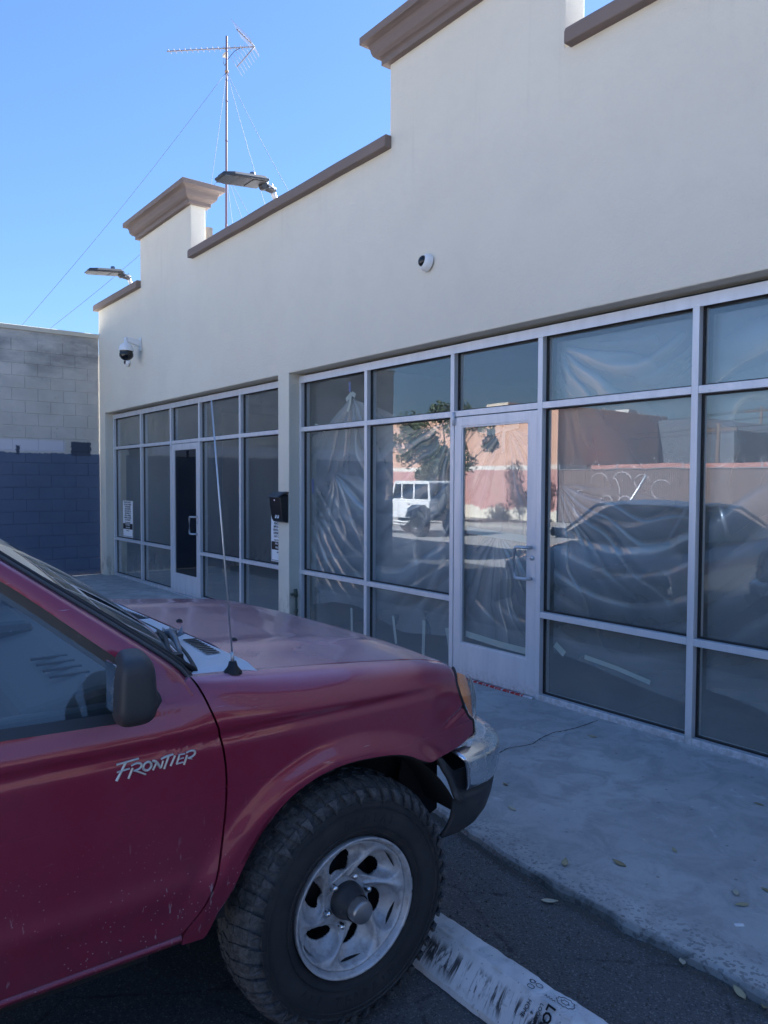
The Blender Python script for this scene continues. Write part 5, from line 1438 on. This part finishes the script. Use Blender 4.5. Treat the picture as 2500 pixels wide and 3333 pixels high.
    # stick-on balance weights on the lip
    for a0, a1 in ((R(-2),R(9)),(R(-34),R(-5))):
        mb = MB()
        mb.grid(lambda u, v: (sgn*(.8005+.0035*math.sin(PI*v)), (.1985+.0115*v)*math.cos(a0+(a1-a0)*u), (.1985+.0115*v)*math.sin(a0+(a1-a0)*u)), 12, 4); mb.build('balance_weight', GALV, rim_)
    return w_
wh = wheel(0.0, 1)
for (yy, sg) in ((-2.95, 1), (0.0, -1), (-2.95, -1)):
    c_ = copy_tree(wh, TR_); c_.location = (0, yy, .345)
    if sg < 0: c_.rotation_euler = (0,0,PI)


# ---------------------------------------------------------------- things behind the viewer that the shop glass mirrors
def loft_car(root, secs, mt_body, mt_glass, x0=0):
    """secs: list of (y, half width, z bottom, z belt, z top, half width top)"""
    pass
GREYCAR = mat('grey blue car paint', (.16,.20,.26), .3, .4, Coat_Weight=1.0, Coat_Roughness=.05)
DGL = mat('dark car glass', (.012,.014,.016), .03)
def sedan(loc, rz, label):
    s = empty('parked_sedan', loc, rz, label, 'car')
    # y forward; side profile of the lower body (hood/belt/boot line)
    PR = [(-2.30,.62),(-2.28,.90),(-2.0,1.00),(-1.4,1.02),(-.4,.98),(.6,.93),(1.0,.93),(1.5,.86),(1.95,.76),(2.15,.66),(2.24,.52)]
    def belt(y): return interp(PR, y)
    def hw(y): return .89 - .22*sm((abs(y)-1.35)/1.0)**1.3
    secs = []
    NY, NS = 60, 18
    def body(u, v):
        y = -2.30 + 4.54*u; b = belt(y); w_ = hw(y); a = PI*v
        # superellipse arch from left sill over the bonnet to the right sill
        c_, s_ = math.cos(a), math.sin(a)
        x = -w_*math.copysign(abs(c_)**.42, c_); z = .22 + (b-.22)*(abs(s_)**.36)
        # wheel arches
        for wy in (-1.35, 1.38):
            r_ = math.hypot(y-wy, z-.32)
            if r_ < .37 and abs(x) > .6: z = .32 + math.sqrt(max(0,.37**2-(y-wy)**2)) 
        return (x, y, z)
    mb = MB(); mb.grid(body, NY, 30); mb.build('body', GREYCAR, s)
    RF = [(-1.75,1.00,.0),(-1.05,1.36,.0),(-.6,1.42,0),(.0,1.43,0),(.35,1.37,0),(1.05,.94,0)]
    def roofz(y): return interp([(q[0], q[1]) for q in RF], y)
    def gh(u, v):
        y = -1.75 + 2.8*u; zr = max(roofz(y), .93); a = PI*v; c_, s_ = math.cos(a), math.sin(a)
        t = (zr-.93)/.5
        w_ = .82 - .20*t
        x = -(.82*(1-abs(s_)**1.0*0) if False else 1)*math.copysign(abs(c_)**.45, c_)*(.82 - .20*t*abs(s_)**.8); z = .93 + (zr-.93)*abs(s_)**.45
        return (x, y, z)
    mb = MB(); mb.grid(gh, 50, 26); mb.build('greenhouse', DGL, s)
    def rf(u, v):
        y = -1.10 + 1.45*u; x = (v*2-1)*(.60); return (x, y, roofz(y)+.012-.03*abs(v*2-1)**3)
    mb = MB(); mb.grid(rf, 20, 12); mb.build('roof', GREYCAR, s)
    for sg in (1, -1):
        mb = MB(); mb.tube([(sg*.80,1.02,.95),(sg*.66,.36,1.36),(sg*.64,-.4,1.40),(sg*.64,-1.05,1.34),(sg*.78,-1.75,1.0)], .022, 8); mb.build('roof_rail', GREYCAR, s)
        mb = MB(); mb.tube([(sg*.72,-.35,1.39),(sg*.82,-.35,.97)], .03, 6); mb.build('pillar', GREYCAR, s)
        mb = MB(); mb.grid(lambda u, v: (sg*(.60+.20*u-.0*v), 2.16-.36*u**1.5-.02*v, .60+.10*v+.03*u), 10, 4); 
        lm_ = mb.build('headlamp', mat('dim headlamp', (.20,.15,.12), .1, Coat_Weight=1.0), s); q_ = lm_.modifiers.new('s','SOLIDIFY'); q_.thickness = .03
        mb = MB(); mb.tube([(sg*(.585),2.17,.715),(sg*.70,2.08,.745),(sg*.80,1.86,.78),(sg*.815,1.70,.80)], .007, 6); mb.build('lamp_rim', CHROME, s)
        mb = MB(); mb.lathe([(sg*.80,.0),(sg*.80,.20),(sg*.86,.21),(sg*.87,.31),(sg*.70,.32)], 'x', 28, (0,1.38,.32)); mb.build('wheel', GASKET, s)
        mb = MB(); mb.lathe([(sg*.80,.0),(sg*.80,.20),(sg*.86,.21),(sg*.87,.31),(sg*.70,.32)], 'x', 28, (0,-1.35,.32)); mb.build('wheel', GASKET, s)
        mb = MB(); mb.grid(lambda u, v: (sg*(.86+.17*u), .82+.05*math.cos(2*PI*v), 1.0+.06*math.sin(2*PI*v)), 4, 12); mb.build('door_mirror', GREYCAR, s)
    return s
sedan((-5.72,-4.42,-.035), R(0), 'grey blue sedan parked beyond the burgundy truck, mirrored dark in the shop glass')

JW = mat('white jeep paint', (.80,.80,.78), .35, 0, Coat_Weight=.5)
def offroader(loc, rz, label):
    s = empty('parked_off_roader', loc, rz, label, 'car')
    # x forward
    mb = MB(); mb.prism([(-1.60,.70),(-1.60,1.22),(.70,1.22),(1.75,1.18),(1.85,.72),(.95,.62),(-.75,.62)], -.78, .78, 'xz'); 
    mb.v = [(a, b, c) for a, b, c in mb.v]; mb.build('body', JW, s, bevel=.03)
    mb = MB()
    pz = [(-1.58,1.222),(-1.50,1.90),(-1.40,1.955),(.35,1.955),(.42,1.93),(.68,1.222)]
    mb.prism(pz, -.70, .70, 'xz'); mb.build('hard_top', JW, s, bevel=.03)
    for sg in (1, -1):
        for a, b in ((-1.45,-.72),(-.62,-.08),(.0,.40)):
            mb = MB(); x1_ = b; mb.prism([(a,1.30),(b+.10 if b > .3 else b,1.30),(b-.06 if b > .3 else b,1.84),(a,1.84)], sg*.702, sg*.712, 'xz'); mb.build('side_window', DGL, s, bevel=.01)
        for dx in (-.66, .22+.0):
            pass
        mb = MB(); mb.box(-.675,-.665, min(sg*.778,sg*.784), max(sg*.778,sg*.784), .68,1.22); mb.box(.03,.04, min(sg*.778,sg*.784), max(sg*.778,sg*.784), .68,1.22); mb.build('door_seam', GASKET, s)
        mb = MB(); mb.box(-.55,-.40, min(sg*.78,sg*.80), max(sg*.78,sg*.80), 1.10,1.13); mb.build('door_handle', GASKET, s)
        for hz in (.80,1.08):
            mb = MB(); mb.box(.0,.10, min(sg*.78,sg*.795), max(sg*.78,sg*.795), hz,hz+.05); mb.build('hinge', JW, s)
        mb = MB(); mb.tube([(-.70,sg*.92,.50),(1.0,sg*.92,.50)], .03, 8); mb.tube([(-.6,sg*.75,.55),(-.45,sg*.92,.40),(.7,sg*.92,.40),(.85,sg*.75,.55)], .025, 8); mb.build('side_step', JW, s)
        for wx in (-1.12, 1.42):
            mb = MB(); pts = [(wx-.60,.62),(wx-.50,.98),(wx-.25,1.10),(wx+.25,1.10),(wx+.52,.96),(wx+.62,.66),(wx+.50,.66),(wx+.40,.88),(wx+.20,.97),(wx-.20,.97),(wx-.40,.88),(wx-.50,.62)]
            mb.prism(pts, sg*.74, sg*.95, 'xz'); mb.build('fender_flare', BLACKP, s, bevel=.01)
            mb = MB(); n_ = 40
            mb.lathe([(sg*.64,.22),(sg*.66,.42),(sg*.70,.445),(sg*.86,.445),(sg*.90,.42),(sg*.91,.26),(sg*.88,.24)], 'y', n_, (wx,0,.44)); wl_ = mb.build('tyre', GASKET, s)
            mb = MB(); mb.lathe([(sg*.84,0),(sg*.84,.20),(sg*.90,.235),(sg*.905,.25),(sg*.88,.25)], 'y', n_, (wx,0,.44)); rw = mb.build('rim', BLKGL, s)
            for k in range(16):
                a = 2*PI*k/16; mb = MB(); mb.lathe([(sg*.90,.0),(sg*.912,.008),(sg*.90,.012)], 'y', 6, (wx+.24*math.cos(a),0,.44+.24*math.sin(a))); mb.build('bead_bolt', CHROME, rw)
    mb = MB(); mb.lathe([(-1.62,.0),(-1.62,.2),(-1.66,.42),(-1.72,.445),(-1.86,.43),(-1.88,.25),(-1.80,.0)], 'x', 32, (0,.05,1.10)); mb.build('spare_wheel', GASKET, s)
    mb = MB(); mb.box(-1.85,-1.62,-.80,.80,.60,.78); mb.build('rear_bumper', BLACKP, s, bevel=.02)
    mb = MB(); mb.box(-1.607,-1.60,-.60,.60,1.32,1.84); mb.build('rear_window', DGL, s)
    mb = MB(); 
    for k in range(7): mb.box(1.86,1.88,-.38+k*.115,-.33+k*.115,.85,1.12)
    mb.build('grille_slot', GASKET, s)
    return s
offroader((-21.2,-13.4,-.262), PI, 'white hard top off roader parked across the lot, mirrored in the shop glass')

# buildings and fence across the street
def rects(mb, y, items):
    for x0_, x1_, z0_, z1_ in items: mb.box(x0_, x1_, y-.004, y, z0_, z1_)
PEACH = mat('peach stucco', (.62,.36,.25), .9); g_ = NG(PEACH); P_ = g_.pos(); X_, Y_, Z_ = g_.sep(P_)
wob_ = g_.math('MULTIPLY', g_.math('SUBTRACT', g_.noise(g_.mapping(P_, (1,1,.4)), 1.6, 4, .6), .5), 1.3)
c_ = g_.mix(g_.band(g_.math('ADD', Z_, g_.math('MULTIPLY', wob_, .5)), 2.35, 2.40), (.50,.27,.24), (.66,.40,.28))
c_ = g_.mix(g_.math('MULTIPLY', g_.band(Z_, 2.25, 2.29), g_.math('SUBTRACT', 1.0, g_.band(Z_, 2.46, 2.50))), c_, (.74,.70,.62))
c_ = g_.mix(g_.math('SUBTRACT', 1.0, g_.band(g_.math('ADD', Z_, wob_), .35, .42)), c_, (.72,.68,.56))
c_ = g_.mix(g_.ramp(g_.noise(P_, 1.2, 5), [(.45,0),(.7,.35)]), c_, (.52,.36,.26)); g_.col(c_)
pb = empty('peach_building', (-28,-22.9,-.2), 0, 'peach stucco building with patchy repainted base across the street', 'building')
mb = MB(); mb.box(-14,5.55,-9.,.0,0,5.35); mb.build('wall', PEACH, pb, bevel=.01)
mb = MB(); mb.box(-14.1,5.65,-.35,.12,5.352,5.55); mb.build('parapet', mat('cream coping'), pb)
mb = MB(); mb.box(1.2,1.75,.003,.03,4.1,4.5); mb.build('vent', GREYM, pb)
mb = MB(); mb.box(-.9,.6,-3,-2,5.56,6.05); mb.build('roof_box', mat('cream coping'), pb)
# chain-link fence with brown privacy slats
fe = empty('slatted_fence', (-22.3,-22.85,-.13), 0, 'brown slatted chain link fence topped with barbed wire across the street', 'fence')
BRN = mat('brown slat', (.25,.155,.125), .8); speckle(BRN, (.13,.095,.085), (.22,.17,.155), 3)
mb = MB(); rg = random.Random(5)
for i in range(330):
    x = i*.092; t = rg.uniform(-.012,.012); mb.box(x+.006, x+.078, t, t+.014, .05, 2.33+rg.uniform(-.03,.03))
sl_ = mb.build('privacy_slats', BRN, fe); sl_['kind'] = 'stuff'
mb = MB(); mb.tube([(0,.01,2.36),(30.4,.01,2.36)], .025, 8); mb.build('top_rail', GALV, fe)
for i in range(11): mb = MB(); mb.tube([(i*3.04,-.05,0),(i*3.04,-.05,2.6)], .035, 8); mb.build('post', GALV, fe)
mb = MB(); pts = [(k*.02, .05*math.sin(k*.25), 2.62+.22*math.sin(k*.25*1.0+1)) for k in range(0,1520)]; pts = [(k*.02+.12*math.cos(k*.21), .20*math.sin(k*.21*.5), 2.62+.20*math.sin(k*.21)) for k in range(0,1520)]
mb.tube(pts, .006, 3, False); rz_ = mb.build('razor_coil', GALV, fe)
def gstroke(pts, r_=.022):
    mb = MB(); mb.tube([(x, .035, z) for x, z in pts], r_, 5); o_ = mb.build('graffiti_stroke', mat('pale spray paint', (.50,.46,.48), .8), fe)
def arcp(cx_, cz_, rx, rz, a0, a1, n_=14): return [(cx_+rx*math.cos(R(a0+(a1-a0)*k/n_)), cz_+rz*math.sin(R(a0+(a1-a0)*k/n_))) for k in range(n_+1)]
for a_ in (arcp(2.2,1.85,.42,.33,10,200), arcp(3.35,1.85,.42,.35,-20,180), arcp(2.75,1.3,.5,.75,-60,60), arcp(1.3,.85,.45,.6,80,250), arcp(4.3,1.8,.38,.32,0,230), arcp(3.5,.95,.30,.26,0,300), arcp(2.6,.95,.30,.26,0,320), arcp(5.2,1.5,.45,.4,30,250)): gstroke(a_)
lp_ = tag(MB().tube([(-17.0,-21.6,1.95),(-18.25,-21.5,.10),(-18.7,-21.4,-.08)], .06, 10).build('fallen_pole', GALV), 'bent steel pole leaning on the brown fence across the street', 'pole')
# yard behind the fence and far roofs
GR1 = mat('dark blue grey wall', (.10,.115,.14), .9)
yb = empty('dark_warehouse', (-24,-31,-.2), 0, 'dark grey warehouse behind the fence, seen only mirrored in the glass', 'building')
mb = MB(); mb.prism([(-5,0),(-5,5.35),(-2.2,5.75),(-.8,5.15),(3.9,5.05),(5.6,4.4),(5.6,0)], -6, 0, 'xz'); mb.build('wall', GR1, yb)
mb = MB(); mb.box(-4.2,-3.2,-3,-1.8,5.5,6.1); mb.box(-2.2,-1.4,-2.5,-1.6,5.4,6.0); mb.build('rooftop_unit', mat('pale unit', (.6,.58,.54), .7), yb)
wb = empty('pale_building', (-20,-47,-.2), 0, 'long pale building in the distance behind the fence', 'building')
mb = MB(); mb.box(-9,30,-10,0,0,4.65); mb.build('wall', mat('pale far wall', (.52,.46,.40), .9), wb)
mb = MB(); mb.box(-9.2,30.2,-10,.2,4.652,4.8); mb.build('parapet', mat('far trim', (.40,.36,.32), .9), wb)
# shed roof behind the fence
sh = empty('low_shed', (-19,-25.2,-.2), 0, 'low shed with a reddish roof edge just behind the fence', 'shed')
mb = MB(); mb.box(-4,6,-2,0,0,2.5); mb.build('wall', GR1, sh)
mb = MB(); mb.box(-4.1,6.1,-2.1,.12,2.502,2.68); mb.build('roof', mat('faded red sheet', (.45,.22,.18), .8), sh)
# utility poles and wires
UP = mat('pole wood', (.14,.11,.09), .9)
for i, (x, y, lb) in enumerate(((-17.6,-28,'wooden utility pole behind the fence, nearer of two'),(-22.5,-42,'distant wooden utility pole behind the pale building'))):
    u_ = empty('utility_pole', (x,y,-.2), 0, lb, 'utility pole', 'utility poles beyond the fence')
    mb = MB(); mb.tube([(0,0,0),(0,0,4.5+i*2)], [.11,.085], 10); mb.build('pole', UP, u_)
    mb = MB(); mb.box(-.9,.9,-.05,.05,4.15+i*2,4.27+i*2); mb.build('crossarm', UP, u_)
for i, (z0_, z1_, y0_, y1_) in enumerate(((4.25,4.15,-28,-30),(4.0,3.9,-28,-29),(4.9,4.7,-33,-31),(5.3,5.5,-35,-33),(5.7,5.9,-37,-36))):
    pts = [(-60+i+90*k/30, y0_+(y1_-y0_)*k/30, z0_+(z1_-z0_)*k/30 - .5*math.sin(PI*k/30*2.0)**2) for k in range(31)]
    tag(MB().tube(pts, .018, 5).build('overhead_wire', GASKET), ['lowest wire but one','lowest','middle','upper','topmost'][i] + ' overhead wire across the street beyond the fence', 'wire', 'overhead wires across the street')
# street tree
def tree(loc, h, cr, seed, label, n=9000):
    t_ = empty('street_tree', loc, 0, label, 'tree'); rg = random.Random(seed)
    mb = MB(); mb.tube([(0,0,0),(.05,.02,h*.25),(-.04,.05,h*.45),(.05,0,h*.62)], [.13,.11,.09,.05], 10)
    cl = []
    for i in range(26):
        a = rg.uniform(0,2*PI); rr = cr*math.sqrt(rg.random())*.85; zz = h*(.38+.55*rg.random())
        k = 1-abs((zz/h-.66)/.42)**2; rr *= max(.25, k); p = Vector((rr*math.cos(a), rr*math.sin(a), zz)); cl.append((p, rg.uniform(.35,.65)*cr*.45))
        mb.tube([(0,0,h*rg.uniform(.2,.5)), p*.55+Vector((0,0,zz*.25)), p], [.045,.028,.010], 5)
    mb.build('trunk', mat('bark', (.12,.09,.07), .95), t_)
    lf = MB()
    for i in range(n):
        c__, r_ = rg.choice(cl); d = Vector((rg.gauss(0,1), rg.gauss(0,1), rg.gauss(0,.8))).normalized()*r_*rg.random()**.45
        p = c__+d; s = rg.uniform(.06,.115); a = Vector((rg.gauss(0,1),rg.gauss(0,1),rg.gauss(0,1))).normalized(); b = a.cross(Vector((rg.gauss(0,1),rg.gauss(0,1),rg.gauss(0,1)))).normalized()
        lf.add([p-a*s, p-b*s*.45, p+a*s, p+b*s*.45], [(0,1,2,3)])
    LM = mat('olive leaves', (.07,.10,.04), .6); o_ = lf.build('crown', LM, t_); o_['kind'] = 'stuff'; return t_
tree((-24.9,-18.4,-.2), 5.4, 2.5, 4, 'leafy street tree in front of the peach building, mirrored in the glass')
tree((-31.5,-19.2,-.2), 5.0, 1.8, 8, 'second street tree farther left in front of the peach building', 3000)
# sunlit cream building closing the lot on the right, mirrored in the truck's side
cb = empty('cream_building', (13,-8,-.2), 0, 'sunlit cream building across the lot, mirrored in the side of the truck', 'building')
CREAM = mat('cream render', (.66,.52,.34), .9); speckle(CREAM, (.56,.43,.27), (.70,.57,.40), 1.1)
mb = MB(); mb.box(0,8,-14,16,0,3.4); mb.build('wall', CREAM, cb)
mb = MB(); mb.box(-.15,8.1,-14.1,16.1,3.402,3.6); mb.build('parapet', TRIM, cb)
for k in range(4): mb = MB(); mb.box(-.02,.02,-12+k*6.5,-8.6+k*6.5,.6,2.4); mb.build('window', DGL, cb)
